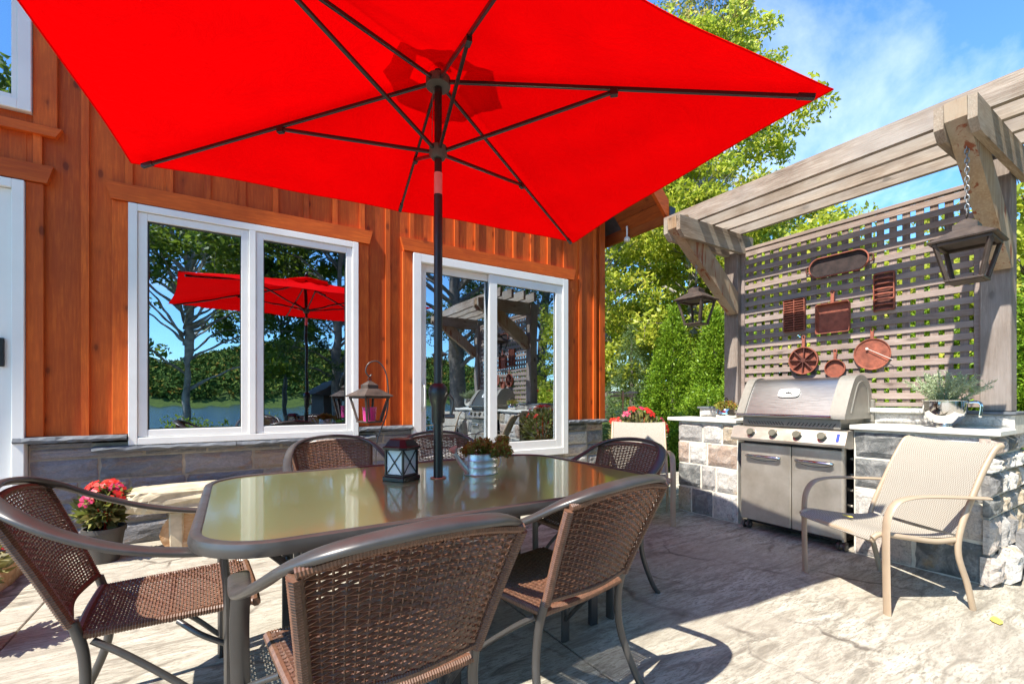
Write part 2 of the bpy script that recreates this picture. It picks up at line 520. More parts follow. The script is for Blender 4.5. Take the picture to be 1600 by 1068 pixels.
# foliage
MT['leaf_bright'] = leafmat('bright_leaf', [(0.0, (0.200, 0.300, 0.030)), (0.35, (0.370, 0.470, 0.040)), (0.7, (0.540, 0.590, 0.060)), (1.0, (0.680, 0.640, 0.110))], 0.5)
MT['leaf_gold'] = leafmat('gold_leaf', [(0.0, (0.30, 0.34, 0.06)), (0.5, (0.52, 0.50, 0.10)), (1.0, (0.66, 0.45, 0.18))], 0.45)
MT['leaf_mid'] = leafmat('mid_leaf', [(0.0, (0.070, 0.130, 0.016)), (0.5, (0.130, 0.215, 0.024)), (1.0, (0.20, 0.28, 0.035))], 0.45)
MT['leaf_dark'] = leafmat('dark_leaf', [(0.0, (0.018, 0.042, 0.010)), (1.0, (0.045, 0.082, 0.018))], 0.35)
MT['cedar'] = leafmat('cedar_leaf', [(0.0, (0.080, 0.190, 0.014)), (0.5, (0.170, 0.320, 0.022)), (1.0, (0.32, 0.46, 0.034))], 0.25)
MT['spruce'] = leafmat('spruce_needle', [(0.0, (0.060, 0.115, 0.045)), (0.6, (0.125, 0.205, 0.085)), (1.0, (0.20, 0.29, 0.12))], 0.28)
MT['sage'] = leafmat('sage_leaf', [(0.0, (0.22, 0.29, 0.15)), (0.5, (0.36, 0.44, 0.25)), (1.0, (0.56, 0.62, 0.42))], 0.3)
MT['sedum'] = leafmat('sedum_leaf', [(0.0, (0.36, 0.06, 0.03)), (0.4, (0.44, 0.16, 0.04)), (0.7, (0.36, 0.34, 0.06)), (1.0, (0.24, 0.36, 0.05))], 0.35)
MT['impatiens_leaf'] = leafmat('impatiens_leaf', [(0.0, (0.03, 0.055, 0.02)), (0.6, (0.07, 0.11, 0.03)), (0.85, (0.30, 0.30, 0.05)), (1.0, (0.45, 0.34, 0.22))], 0.3)

t = NT('grass')
c = t.coords()
n = t.noise(c, 0.6, 6, 0.6)
n2 = t.noise(c, 40, 4, 0.7)
cc = t.ramp(n, [(0.3, (0.050, 0.085, 0.016)), (0.7, (0.105, 0.150, 0.026))])
cc = t.mix(t.ramp(n2, [(0.4, 0.0), (0.7, 0.6)]), cc, (0.04, 0.05, 0.015, 1))
MT['grass'] = t.done(t.bsdf(cc, 0.9, 0, t.bump(n2, 0.8, 0.04), spec=0.2))

t = NT('lake_water')
c = t.coords((1, 2.2, 1))
n = t.noise(c, 1.6, 6, 0.6, 0.3)
p = t.bsdf((0.012, 0.035, 0.06), 0.08, 0, t.bump(n, 0.45, 0.25), IOR=1.33)
MT['water'] = t.done(p)

t = NT('far_wood')
g = t.node('ShaderNodeNewGeometry')
n = t.noise(t.coords(), 0.03, 4)
cc = t.ramp(t.math('ADD', t.math('MULTIPLY', t.noise(t.coords(), 0.22, 2), 0.8), t.math('MULTIPLY', g.outputs['Random Per Island'], 0.22)), [(0.25, (0.035, 0.070, 0.016)), (0.5, (0.075, 0.125, 0.022)), (0.62, (0.17, 0.20, 0.032)), (0.68, (0.32, 0.19, 0.03)), (0.76, (0.34, 0.12, 0.025))])
MT['farwood'] = t.done(t.bsdf(cc, 0.9, 0, t.bump(t.noise(t.coords(), 0.9, 4), 1.0, 0.6), spec=0.1))

# ------------------------------------------------------------------ mesh helpers


class MB:
    def __init__(self):
        self.v = []
        self.f = []

    def add(self, verts, faces):
        b = len(self.v)
        self.v.extend([tuple(p) for p in verts])
        self.f.extend([tuple(i + b for i in q) for q in faces])
        return self

    def box(self, x0, y0, z0, x1, y1, z1):
        v = [(x0, y0, z0), (x1, y0, z0), (x1, y1, z0), (x0, y1, z0), (x0, y0, z1), (x1, y0, z1), (x1, y1, z1), (x0, y1, z1)]
        return self.add(v, [(0, 3, 2, 1), (4, 5, 6, 7), (0, 1, 5, 4), (1, 2, 6, 5), (2, 3, 7, 6), (3, 0, 4, 7)])

    def cbox(self, x0, y0, z0, x1, y1, z1, c=0.003, mtx=None):
        """box with chamfered edges"""
        lo, hi = (x0, y0, z0), (x1, y1, z1)
        c = min(c, (x1 - x0) * .45, (y1 - y0) * .45, (z1 - z0) * .45)
        vs, idx = [], {}
        for sx in (0, 1):
            for sy in (0, 1):
                for sz in (0, 1):
                    s = (sx, sy, sz)
                    for a in range(3):
                        p = []
                        for k in range(3):
                            e = hi[k] if s[k] else lo[k]
                            if k != a:
                                e += -c if s[k] else c
                            p.append(e)
                        idx[(s, a)] = len(vs)
                        vs.append(tuple(p))
        fs = []
        for a in range(3):
            b, d = [k for k in range(3) if k != a]
            for s in (0, 1):
                q = []
                for (i, j) in ((0, 0), (1, 0), (1, 1), (0, 1)):
                    k = [0, 0, 0]
                    k[a], k[b], k[d] = s, i, j
                    q.append(idx[(tuple(k), a)])
                if (s == 1) != (a != 1):
                    q.reverse()
                fs.append(tuple(q))
        for a in range(3):          # edges parallel to axis a
            b, d = [k for k in range(3) if k != a]
            for i in (0, 1):
                for j in (0, 1):
                    k0, k1 = [0, 0, 0], [0, 0, 0]
                    k0[b] = k1[b] = i
                    k0[d] = k1[d] = j
                    k1[a] = 1
                    k0, k1 = tuple(k0), tuple(k1)
                    q = [idx[(k0, b)], idx[(k1, b)], idx[(k1, d)], idx[(k0, d)]]
                    fs.append(tuple(q))
        for sx in (0, 1):
            for sy in (0, 1):
                for sz in (0, 1):
                    s = (sx, sy, sz)
                    fs.append((idx[(s, 0)], idx[(s, 1)], idx[(s, 2)]))
        if mtx is not None:
            vs = [tuple(mtx @ Vector(p)) for p in vs]
        return self.add(vs, fs)

    def tube(self, pts, r, n=8, sx=1.0, sy=1.0, up=None, caps=True, closed=False, rot=0.0):
        """sweep an ellipse (or n-gon) along pts; r is a number or a list"""
        pts = [Vector(p) for p in pts]
        N = len(pts)
        vs, fs = [], []
        prev = None
        for i, p in enumerate(pts):
            if closed:
                tg = pts[(i + 1) % N] - pts[i - 1]
            else:
                tg = pts[min(i + 1, N - 1)] - pts[max(i - 1, 0)]
            if tg.length < 1e-9:
                tg = Vector((0, 0, 1))
            tg.normalize()
            if up is not None:
                u = Vector(up)
                a = tg.cross(u)
                if a.length < 1e-4:
                    a = prev if prev is not None else tg.orthogonal()
            else:
                a = prev - tg * prev.dot(tg) if prev is not None else tg.orthogonal()
                if a.length < 1e-6:
                    a = tg.orthogonal()
            a.normalize()
            b = tg.cross(a)
            prev = a
            rr = r[i] if isinstance(r, (list, tuple)) else r
            for k in range(n):
                an = 2 * math.pi * (k + 0.5) / n + rot
                vs.append(tuple(p + a * (math.cos(an) * rr * sx) + b * (math.sin(an) * rr * sy)))
        M = N if closed else N - 1
        for i in range(M):
            j = (i + 1) % N
            for k in range(n):
                k2 = (k + 1) % n
                fs.append((i * n + k, i * n + k2, j * n + k2, j * n + k))
        if caps and not closed:
            fs.append(tuple(range(n - 1, -1, -1)))
            fs.append(tuple((N - 1) * n + k for k in range(n)))
        return self.add(vs, fs)

    def bar(self, p0, p1, w, h, up=(0, 0, 1), c=0.002):
        """rectangular bar from p0 to p1, w wide (sideways), h high (along up)"""
        p0, p1 = Vector(p0), Vector(p1)
        d = p1 - p0
        L = d.length
        d.normalize()
        a = d.cross(Vector(up))
        if a.length < 1e-4:
            a = d.orthogonal()
        a.normalize()
        b = a.cross(d)
        m = Matrix((a, d, b)).transposed().to_4x4()
        m.translation = p0
        return self.cbox(-w / 2, 0, -h / 2, w / 2, L, h / 2, c, m)

    def lathe(self, prof, cx=0, cy=0, n=24, z0=0.0, sx=1, sy=1):
        vs, fs = [], []
        for (r, z) in prof:
            for k in range(n):
                a = 2 * math.pi * k / n
                vs.append((cx + r * math.cos(a) * sx, cy + r * math.sin(a) * sy, z0 + z))
        for i in range(len(prof) - 1):
            for k in range(n):
                k2 = (k + 1) % n
                fs.append((i * n + k, i * n + k2, (i + 1) * n + k2, (i + 1) * n + k))
        if prof[0][0] > 1e-5:
            fs.append(tuple(range(n - 1, -1, -1)))
        if prof[-1][0] > 1e-5:
            fs.append(tuple((len(prof) - 1) * n + k for k in range(n)))
        return self.add(vs, fs)

    def prism(self, poly, a0, a1, axis='y'):
        """poly of 2-D points extruded along an axis"""
        n = len(poly)

        def P(u, v, a):
            return {'x': (a, u, v), 'y': (u, a, v), 'z': (u, v, a)}[axis]
        vs = [P(u, v, a0) for u, v in poly] + [P(u, v, a1) for u, v in poly]
        fs = [tuple(range(n - 1, -1, -1)), tuple(range(n, 2 * n))]
        for k in range(n):
            k2 = (k + 1) % n
            fs.append((k, k2, n + k2, n + k))
        return self.add(vs, fs)

    def xf(self, m):
        self.v = [tuple(m @ Vector(p)) for p in self.v]
        return self

    def build(self, name, mat, parent=None, smooth=False, sharp=None, kind=None, label=None):
        me = bpy.data.meshes.new(name)
        me.from_pydata(self.v, [], self.f)
        me.validate()
        import bmesh
        bm = bmesh.new()
        bm.from_mesh(me)
        bmesh.ops.recalc_face_normals(bm, faces=bm.faces)
        bm.to_mesh(me)
        bm.free()
        return link_mesh(name, me, mat, parent, smooth, sharp, kind, label)


def link_mesh(name, me, mat, parent=None, smooth=False, sharp=None, kind=None, label=None):
    if mat is not None:
        me.materials.clear()
        me.materials.append(MT[mat] if isinstance(mat, str) else mat)
    if smooth:
        me.polygons.foreach_set('use_smooth', [True] * len(me.polygons))
        if sharp:
            try:
                me.set_sharp_from_angle(angle=R(sharp))
            except Exception:
                pass
    o = bpy.data.objects.new(name, me)
    col.objects.link(o)
    if parent is not None:
        o.parent = parent
        w = parent.get('_w')
        if w:
            o.location = -parent.location
    if kind:
        o['kind'] = kind
    if label:
        o['label'] = label
    return o


def npmesh(name, V, F):
    me = bpy.data.meshes.new(name)
    V = np.asarray(V, dtype=np.float32)
    F = np.asarray(F, dtype=np.int32)
    me.vertices.add(len(V))
    me.vertices.foreach_set('co', V.ravel())
    k = F.shape[1]
    me.loops.add(F.size)
    me.loops.foreach_set('vertex_index', F.ravel())
    me.polygons.add(len(F))
    me.polygons.foreach_set('loop_start', np.arange(0, F.size, k, dtype=np.int32))
    me.polygons.foreach_set('loop_total', np.full(len(F), k, dtype=np.int32))
    me.update(calc_edges=True)
    return me


def tag(o, label=None, cat=None, group=None, kind=None):
    if label:
        o['label'] = label
    if cat:
        o['category'] = cat
    if group:
        o['group'] = group
    if kind:
        o['kind'] = kind
    return o


def thing(name, label, cat, loc=(0, 0, 0), rz=0.0, group=None, world=False):
    o = bpy.data.objects.new(name, None)
    o.empty_display_size = 0.1
    col.objects.link(o)
    o.location = loc
    o.rotation_euler = (0, 0, rz)
    if world:
        o['_w'] = 1
    tag(o, label, cat, group)
    return o


def dup(root, loc, rz, label, group=None):
    r = root.copy()
    col.objects.link(r)
    r.location = loc
    r.rotation_euler = (0, 0, rz)
    r['label'] = label
    if group:
        r['group'] = group
    for ch in list(root.children):
        c = ch.copy()
        col.objects.link(c)
        c.parent = r
        for g in list(ch.children):
            d = g.copy()
            col.objects.link(d)
            d.parent = c
    return r


def smoothpath(pts, per=6, closed=False):
    """Catmull-Rom through pts"""
    P = [Vector(p) for p in pts]
    n = len(P)
    out = []
    segs = n if closed else n - 1
    for i in range(segs):
        p0 = P[(i - 1) % n] if closed or i > 0 else P[0] * 2 - P[1]
        p1 = P[i]
        p2 = P[(i + 1) % n]
        p3 = P[(i + 2) % n] if closed or i + 2 < n else P[n - 1] * 2 - P[n - 2]
        for k in range(per):
            s = k / per
            out.append(0.5 * ((2 * p1) + (p2 - p0) * s + (2 * p0 - 5 * p1 + 4 * p2 - p3) * s * s + (3 * p1 - p0 - 3 * p2 + p3) * s ** 3))
    if not closed:
        out.append(P[-1])
    return out


def leaves(C, size, aspect=0.5, up=0.0, seed=0, out=None, droop=0.0, var=0.35, fold=0.25):
    """one diamond shaped leaf per centre C (N,3); out = preferred direction (N,3)"""
    g = np.random.default_rng(seed)
    N = len(C)
    d = g.normal(size=(N, 3))
    if out is not None:
        d = d * 0.6 + out * 1.2
    d[:, 2] += up - droop
    d /= np.linalg.norm(d, axis=1)[:, None] + 1e-9
    s = np.cross(d, g.normal(size=(N, 3)))
    s /= np.linalg.norm(s, axis=1)[:, None] + 1e-9
    nrm = np.cross(d, s)
    L = size * (1 + var * g.uniform(-1, 1, N))[:, None]
    W = L * aspect
    base = C - d * L * 0.5
    tip = C + d * L * 0.5 - nrm * L * fold * 0.5
    a = C + s * W * 0.5 + nrm * W * fold
    b = C - s * W * 0.5 + nrm * W * fold
    V = np.stack([base, a, tip, b], axis=1).reshape(-1, 3)
    F = np.arange(N * 4).reshape(-1, 4)
    return V, F


def leafobj(name, mat, parent, C, size, **kw):
    V, F = leaves(np.asarray(C), size, **kw)
    me = npmesh(name, V, F)
    return link_mesh(name, me, mat, parent)


def ellipsoid_pts(n, c, r, g, hollow=0.45):
    d = g.normal(size=(n, 3))
    d /= np.linalg.norm(d, axis=1)[:, None]
    rr = hollow + (1 - hollow) * g.uniform(0, 1, n) ** 0.5
    return np.asarray(c) + d * rr[:, None] * np.asarray(r)


# ------------------------------------------------------------------ stones (shared unit meshes, front towards -Y, unit size)
STONE = []
for sidx in range(10):
    g = np.random.default_rng(100 + sidx)
    nx, nz = 6, 5
    vs, fs = [], []
    for j in range(nz + 1):
        for i in range(nx + 1):
            u, v = i / nx, j / nz
            e = min(u, 1 - u, v, 1 - v)
            dep = -0.10 - 0.36 * min(1.0, e * 9) * (0.55 + 0.45 * g.uniform())
            ju = g.uniform(-.03, .03) if 0 < i < nx else (g.uniform(0, .025) if i == 0 else -g.uniform(0, .025))
            jv = g.uniform(-.03, .03) if 0 < j < nz else (g.uniform(0, .03) if j == 0 else -g.uniform(0, .03))
            vs.append((u + ju, dep, v + jv))
    for j in range(nz):
        for i in range(nx):
            a = j * (nx + 1) + i
            fs.append((a, a + 1, a + nx + 2, a + nx + 1))
    ring = [i for i in range(nx + 1)] + [(j * (nx + 1) + nx) for j in range(1, nz + 1)] + \
           [nz * (nx + 1) + i for i in range(nx - 1, -1, -1)] + [j * (nx + 1) for j in range(nz - 1, 0, -1)]
    b0 = len(vs)
    for k in ring:
        p = vs[k]
        vs.append((p[0], 0.3, p[2]))
    for k in range(len(ring)):
        k2 = (k + 1) % len(ring)
        fs.append((ring[k2], ring[k], b0 + k, b0 + k2))
    me = bpy.data.meshes.new('stone')
    me.from_pydata(vs, [], fs)
    me.update()
    me.materials.append(MT['granite'])
    STONE.append(me)
STONE_S = []
for me in STONE:
    m2 = me.copy()
    m2.materials.clear()
    m2.materials.append(MT['slate'])
    STONE_S.append(m2)


def put_stone(parent, kind, origin, w, h, d, face, rnd, name='stone', woff=None):
    """face '-y': spans +x from origin; '-x': faces -X and spans -y... origin is the low left corner seen from in front"""
    me = rnd.choice(STONE_S if kind == 'slate' else STONE)
    o = bpy.data.objects.new(name, me)
    col.objects.link(o)
    o.parent = parent
    o.scale = (w, d, h)
    o.rotation_euler = (0, 0, {'-y': 0, '-x': -math.pi / 2}[face])
    off = Vector(woff) if woff else Vector((0, 0, 0))
    o.location = Vector(origin) - off
    return o


def stone_wall(parent, kind, face, a0, a1, plane, z0, z1, rows, wmin, wmax, seed, woff, depth=0.05, joint=0.012):
    rnd = random.Random(seed)
    z = z0
    tot = sum(rows)
    for r in rows:
        h = (z1 - z0) * r / tot
        a = 0.0
        L = a1 - a0
        while a < L - 1e-3:
            w = rnd.uniform(wmin, wmax)
            if L - a - w < wmin:
                w = L - a
                if w > wmax * 1.25:
                    w *= 0.5
            if face == '-y':
                org = (a0 + a + joint / 2, plane, z + joint / 2)
            else:           # facing -X: local +x runs to world -Y
                org = (plane, a1 - a - joint / 2, z + joint / 2)
            put_stone(parent, kind, org, w - joint, h - joint, depth, face, rnd, woff=woff)
            a += w
        z += h


# ================================================================== SETTING
# terrain: flat round the patio, down to the lake behind the camera, a wooded hill on the far shore
def ground_h(x, y):
    h = -0.06
    if y < -6:
        h -= min(1.0, (-6 - y) / 7.0) ** 1.2 * 4.2
    if y < -222:
        k = (-222 - y) / 130.0
        h += 4.6 * min(1, k * 10) + 33 * max(0.0, min(1.0, k)) ** 1.1 * (0.62 + 0.38 * math.sin(x * 0.013 + 0.8) + 0.12 * math.sin(x * 0.05))
    if x > 9:
        h += min(1.0, (x - 9) / 22.0) * 1.6 * (1 if y > -8 else 0)
    return h


xs = [-700, -450, -300, -200, -140, -100, -70, -45, -30, -20, -14, -10, -7, 0, 7, 9, 12, 16, 20, 26, 34, 45, 70, 100, 140, 200, 300, 450, 700]
ys = [-900, -600, -420, -390, -360, -340, -320, -300, -285, -270, -255, -245, -235, -228, -222, -200, -185, -170, -160, -154, -150, -120, -80, -40, -16, -13, -12, -11, -10, -9, -8, -7, -6, 0, 8, 16, 30, 60, 120, 300, 700]
V = [(x, y, ground_h(x, y)) for y in ys for x in xs]
F = [(j * len(xs) + i, j * len(xs) + i + 1, (j + 1) * len(xs) + i + 1, (j + 1) * len(xs) + i) for j in range(len(ys) - 1) for i in range(len(xs) - 1)]
gm = MB()
gm.add(V, F)
go = gm.build('ground', 'grass', smooth=True)
tag(go, 'green ground around the patio falling towards the lake', kind='structure')
lk = MB()
lk.add([(-700, -236, -2.1), (700, -236, -2.1), (700, -9.0, -2.1), (-700, -9.0, -2.1)], [(0, 1, 2, 3)])
tag(lk.build('lake', 'water'), 'blue rippled lake behind the patio', kind='structure')

# patio: slabs of stamped concrete parted by saw cuts
patio = thing('patio', None, None, (0, 0, 0))
patio['kind'] = 'structure'
patio['label'] = 'pale stamped concrete patio with straight saw cut joints'
px_c = [-6.0, -3.2, -0.9, 1.305, 3.6, 7.2]
py_c = [-5.5, -2.6, -0.2, 2.32, 4.56]
for i in range(len(px_c) - 1):
    for j in range(len(py_c) - 1):
        b = MB()
        g_ = 0.0035
        x1 = px_c[i + 1] - g_
        y1 = py_c[j + 1] - (g_ if j < 3 else -0.05)
        b.cbox(px_c[i] + g_, py_c[j] + g_, -0.12, x1, y1, 0.0, 0.004)
        b.build('slab', 'patio', patio)
b = MB()
b.box(-6.0, -5.5, -0.13, 7.2, 4.6, -0.035)
b.build('joint_bed', 'mortar_dark', patio)

# ================================================================== HOUSE
WY = 4.56
house = thing('house', 'orange board and batten house with grey stone base and white windows', 'house', (0, WY, 0), world=True)


def part(mb, name, mat, par=None, **kw):
    return mb.build(name, mat, par or house, **kw)


XC = 4.286
EZ = 3.46
EX = 4.70
PEAKX = -0.9


def roof_under(x):
    return EZ + (EX - x) if x > PEAKX else EZ + (EX - PEAKX) - (PEAKX - x)


# masonry base behind the stones, side walls, the dim room
b = MB()
b.box(-1.25, WY + 0.02, 0.0, 1.62, WY + 0.30, 0.80)
b.box(3.62, WY + 0.02, 0.0, XC, WY + 0.30, 0.82)
b.box(1.62, WY + 0.02, 0.0, 3.62, WY + 0.30, 0.43)
b.box(-6.2, WY + 0.02, 0.0, -2.7, WY + 0.30, 0.82)
b.box(XC - 0.30, WY + 0.301, 0.0, XC - 0.02, 12.0, 0.82)
foundation = part(b, 'foundation', 'mortar_dark')
stone_wall(foundation, 'slate', '-y', -1.25, 1.62, WY + 0.02, 0.0, 0.775, [0.17, 0.19, 0.15, 0.17, 0.085], 0.26, 0.78, 11, (0, 0, 0), 0.05, 0.010)
stone_wall(foundation, 'slate', '-y', 1.62, 3.62, WY + 0.02, 0.0, 0.43, [0.2, 0.23], 0.3, 0.7, 12, (0, 0, 0), 0.05, 0.010)
stone_wall(foundation, 'granite', '-y', 3.62, XC - 0.002, WY + 0.02, 0.0, 0.81, [0.2, 0.19, 0.15, 0.17, 0.10], 0.2, 0.42, 13, (0, 0, 0), 0.06, 0.012)
stone_wall(foundation, 'slate', '-y', -4.6, -2.7, WY + 0.02, 0.0, 0.81, [0.2, 0.22, 0.2, 0.19], 0.3, 0.7, 14, (0, 0, 0), 0.05, 0.012)


def rough_slab(mb, x0, y0, z0, x1, y1, z1, seed, amp=0.008, n=14, front='-y'):
    """long stone slab with a broken front edge"""
    g = random.Random(seed)
    vs, fs = [], []
    for i in range(n + 1):
        x = x0 + (x1 - x0) * i / n
        for (yy, zz) in ((y1, z0), (y0 + g.uniform(0, amp * 2), z0 + g.uniform(0, amp)), (y0 - g.uniform(0, amp), (z0 + z1) / 2 + g.uniform(-amp, amp)),
                         (y0 + g.uniform(0, amp * 2), z1 - g.uniform(0, amp * .7)), (y0 + 0.03, z1), (y1, z1)):
            vs.append((x, yy, zz))
    for i in range(n):
        for k in range(6):
            k2 = (k + 1) % 6
            fs.append((i * 6 + k, i * 6 + k2, (i + 1) * 6 + k2, (i + 1) * 6 + k))
    fs.append(tuple(range(5, -1, -1)))
    fs.append(tuple(n * 6 + k for k in range(6)))
    return mb.add(vs, fs)


for (x0, x1, z0, z1, sd) in ((-1.31, -0.697, 0.815, 0.862, 1), (-0.95 + 0.05, 0.02, 0.728, 0.775, 2), (0.024, 0.62, 0.728, 0.775, 3), (0.624, 1.20, 0.728, 0.775, 6),
                             (1.045, 1.583, 0.815, 0.862, 4), (3.645, XC + 0.015, 0.815, 0.862, 5), (-4.6, -2.7, 0.815, 0.862, 7)):
    b = MB()
    rough_slab(b, x0, WY - 0.062, z0, x1, WY + 0.04, z1, sd)
    part(b, 'sill_stone', 'sill', foundation)
# filler stones between base and sill stones
stone_wall(foundation, 'slate', '-y', -1.25, -0.905, WY + 0.02, 0.775, 0.814, [1], 0.2, 0.4, 15, (0, 0, 0), 0.03, 0.006)
stone_wall(foundation, 'slate', '-y', 1.205, 1.60, WY + 0.02, 0.775, 0.814, [1], 0.2, 0.4, 16, (0, 0, 0), 0.03, 0.006)

# sheathing with openings
OPEN = [(-0.69, 1.038, 0.776, 2.655), (1.589, 3.639, 0.435, 2.655), (-2.70, -1.253, 0.06, 2.676), (-2.70, -1.217, 3.168, 4.9)]


def wall_pieces(x0, x1):
    """vertical runs of wall between x0 and x1 not covered by openings"""
    xm = (x0 + x1) / 2
    zs = [(0.862, 99)]
    for (a, b_, c_, d_) in OPEN:
        if a < xm < b_:
            nz = []
            for (p, q) in zs:
                if c_ > p and c_ < q:
                    nz.append((p, c_))
                if d_ > p and d_ < q:
                    nz.append((d_, q))
                if not (c_ < q and d_ > p):
                    nz.append((p, q))
            zs = [(p, q) for p, q in nz if q - p > 0.02]
    return zs


siding = MB()
cuts = sorted(set([-6.2, -2.70, -1.253, -1.217, -0.69, 1.038, 1.589, 3.639, XC - 0.02]))
for i in range(len(cuts) - 1):
    for (p, q) in wall_pieces(cuts[i], cuts[i + 1]):
        x0, x1 = cuts[i], cuts[i + 1]
        t0, t1 = min(q, roof_under(x0) - 0.02), min(q, roof_under(x1) - 0.02)
        siding.prism([(x0, p), (x1, p), (x1, t1), (x0, t0)], WY + 0.022, WY + 0.12, 'y')
siding = part(siding, 'siding', 'siding')

B0, BS = -0.6885, 0.2527


def clip_run(x0, x1, y0, y1, name, mat='siding'):
    for (p, q) in wall_pieces(x0 + 1e-4, x1 - 1e-4):
        m_ = MB()
        t0, t1 = min(q, roof_under(x0) - 0.005), min(q, roof_under(x1) - 0.005)
        zt = min(t0, t1)
        if zt - p < 0.02:
            continue
        if q > 50:
            m_.prism([(x0, p), (x1, p), (x1, t1), (x0, t0)], y0, y1, 'y')
        else:
            m_.cbox(x0, y0, p, x1, y1, q, 0.002)
        part(m_, name, mat, siding)


bat = [B0 + BS * k for k in range(-21, 20)]
for k in range(len(bat) - 1):
    x0, x1 = bat[k], bat[k + 1]
    if x1 < -6.0:
        continue
    # split a board where an opening edge crosses it
    ed = [x0 + 0.0015] + [e for (a, b_, c_, d_) in OPEN for e in (a, b_) if x0 + 0.004 < e < x1 - 0.004] + [min(x1 - 0.0015, XC - 0.03)]
    ed = sorted(set(ed))
    for a, b_ in zip(ed[:-1], ed[1:]):
        if b_ - a > 0.012:
            clip_run(a, b_, WY, WY + 0.0215, 'board')
for x in bat[1:]:
    if x > XC - 0.1 or x < -5.9:
        continue
    inop = [o_ for o_ in OPEN if o_[0] - 0.03 < x < o_[1] + 0.03]
    # battens stop at the head trim over the window and the door
    runs = [(0.862, 99)]
    for (a, b_, c_, d_) in OPEN:
        if a - 0.12 < x < b_ + 0.12:
            lo = c_ - 0.1
            hi = d_ + 0.142
            runs = [r for (p, q) in runs for r in ((p, min(q, lo)), (max(p, hi), q)) if r[1] - r[0] > 0.03]
    for (p, q) in runs:
        if x < -1.2 and p < 3.0 and q < 90:
            q = min(q, 3.07)
        m_ = MB()
        t0 = min(q, roof_under(x - 0.0225) - 0.005)
        t1 = min(q, roof_under(x + 0.0225) - 0.005)
        m_.prism([(x - 0.0225, p), (x + 0.0225, p), (x + 0.0225, t1), (x - 0.0225, t0)], WY - 0.022, WY - 0.0006, 'y')
        part(m_, 'batten', 'siding', siding)
# the odd battens and corner boards
for (x0, x1, y0) in ((3.835, 3.88, 0.022), (4.093, 4.135, 0.022), (4.165, XC, 0.030)):
    pass
m_ = MB()
m_.prism([(4.20, 0.862), (XC + 0.004, 0.862), (XC + 0.004, roof_under(XC) - 0.01), (4.20, roof_under(4.20) - 0.01)], WY - 0.026, WY - 0.0008, 'y')
part(m_, 'corner_board', 'siding', siding)
# side wall
b = MB()
b.box(XC - 0.14, WY + 0.121, 0.82, XC - 0.001, 12.0, EZ + 0.35)
part(b, 'side_wall', 'siding')

# casings: side trims and head trims
for (x0, x1, z0, z1) in ((-0.788, -0.692, 0.864, 2.658), (1.040, 1.139, 0.864, 2.658), (1.483, 1.587, 0.864, 2.658), (3.641, 3.742, 0.864, 2.658),
                         (-1.251, -1.161, 0.864, 2.680), (-1.215, -1.09, 3.10, 4.9)):
    b = MB()
    b.cbox(x0, WY - 0.028, z0, x1, WY - 0.0007, z1, 0.003)
    part(b, 'side_trim', 'siding', siding)
for (x0, x1, z0, z1) in ((-0.826, 1.177, 2.661, 2.792), (1.458, 3.768, 2.664, 2.797), (-2.9, -1.105, 2.684, 2.812), (-2.9, -1.06, 3.03, 3.095)):
    b = MB()
    b.prism([(x0 + 0.035, z0), (x1 - 0.035, z0), (x1, z1), (x0, z1)], WY - 0.045, WY - 0.0009, 'y')
    part(b, 'head_trim', 'trim_x', siding)


def ring_frame(x0, x1, z0, z1, w, y0, y1, mbx=None, wb=None):
    m_ = mbx or MB()
    wb = wb or w
    m_.cbox(x0, y0, z0, x0 + w, y1, z1, 0.003)
    m_.cbox(x1 - w, y0, z0, x1, y1, z1, 0.003)
    m_.cbox(x0 + w + 0.0003, y0 + 0.0006, z1 - w, x1 - w - 0.0003, y1, z1, 0.003)
    m_.cbox(x0 + w + 0.0003, y0 + 0.0006, z0, x1 - w - 0.0003, y1, z0 + wb, 0.003)
    return m_


# picture window with two casements
win = ring_frame(-0.689, 1.037, 0.778, 2.653, 0.055, WY - 0.05, WY + 0.10)
win.cbox(0.118, WY - 0.049, 0.8335, 0.168, WY + 0.10, 2.5975, 0.003)
win = part(win, 'window', 'white')
for (x0, x1) in ((-0.632, 0.1165), (0.1695, 0.9815)):
    s_ = ring_frame(x0, x1, 0.836, 2.595, 0.058, WY - 0.036, WY + 0.05)
    part(s_, 'sash', 'white', win)
    p_ = MB()
    p_.box(x0 + 0.055, WY - 0.006, 0.89, x1 - 0.055, WY + 0.0, 2.54)
    part(p_, 'pane', 'glass', win)
    gk = ring_frame(x0 + 0.0585, x1 - 0.0585, 0.8945, 2.5365, 0.007, WY - 0.02, WY - 0.0065)
    part(gk, 'gasket', 'black', win)
# patio door
door = ring_frame(1.591, 3.637, 0.437, 2.653, 0.085, WY - 0.05, WY + 0.12)
door = part(door, 'patio_door', 'white')
s_ = ring_frame(2.500, 3.550, 0.5235, 2.5655, 0.10, WY - 0.034, WY + 0.01)
part(s_, 'fixed_panel', 'white', door)
s_ = ring_frame(1.678, 2.590, 0.5235, 2.5655, 0.075, WY + 0.016, WY + 0.06)
part(s_, 'sliding_panel', 'white', door)
for (x0, x1, y) in ((2.598, 3.452, WY - 0.008), (1.751, 2.517, WY + 0.035)):
    p_ = MB()
    p_.box(x0, y, 0.596, x1, y + 0.006, 2.495)
    part(p_, 'pane', 'door_glass', door)
    gk = ring_frame(x0 + 0.001, x1 - 0.001, 0.624 if x0 > 2.55 else 0.599, 2.4645 if x0 > 2.55 else 2.489, 0.006, y - 0.006, y - 0.001)
    part(gk, 'gasket', 'black', door)
hd = MB()
hd.tube(smoothpath([(1.715, WY + 0.012, 1.02), (1.715, WY - 0.045, 1.06), (1.715, WY - 0.055, 1.16), (1.715, WY - 0.045, 1.26), (1.715, WY + 0.012, 1.30)], 5), 0.011, 8, 1.3, 0.8)
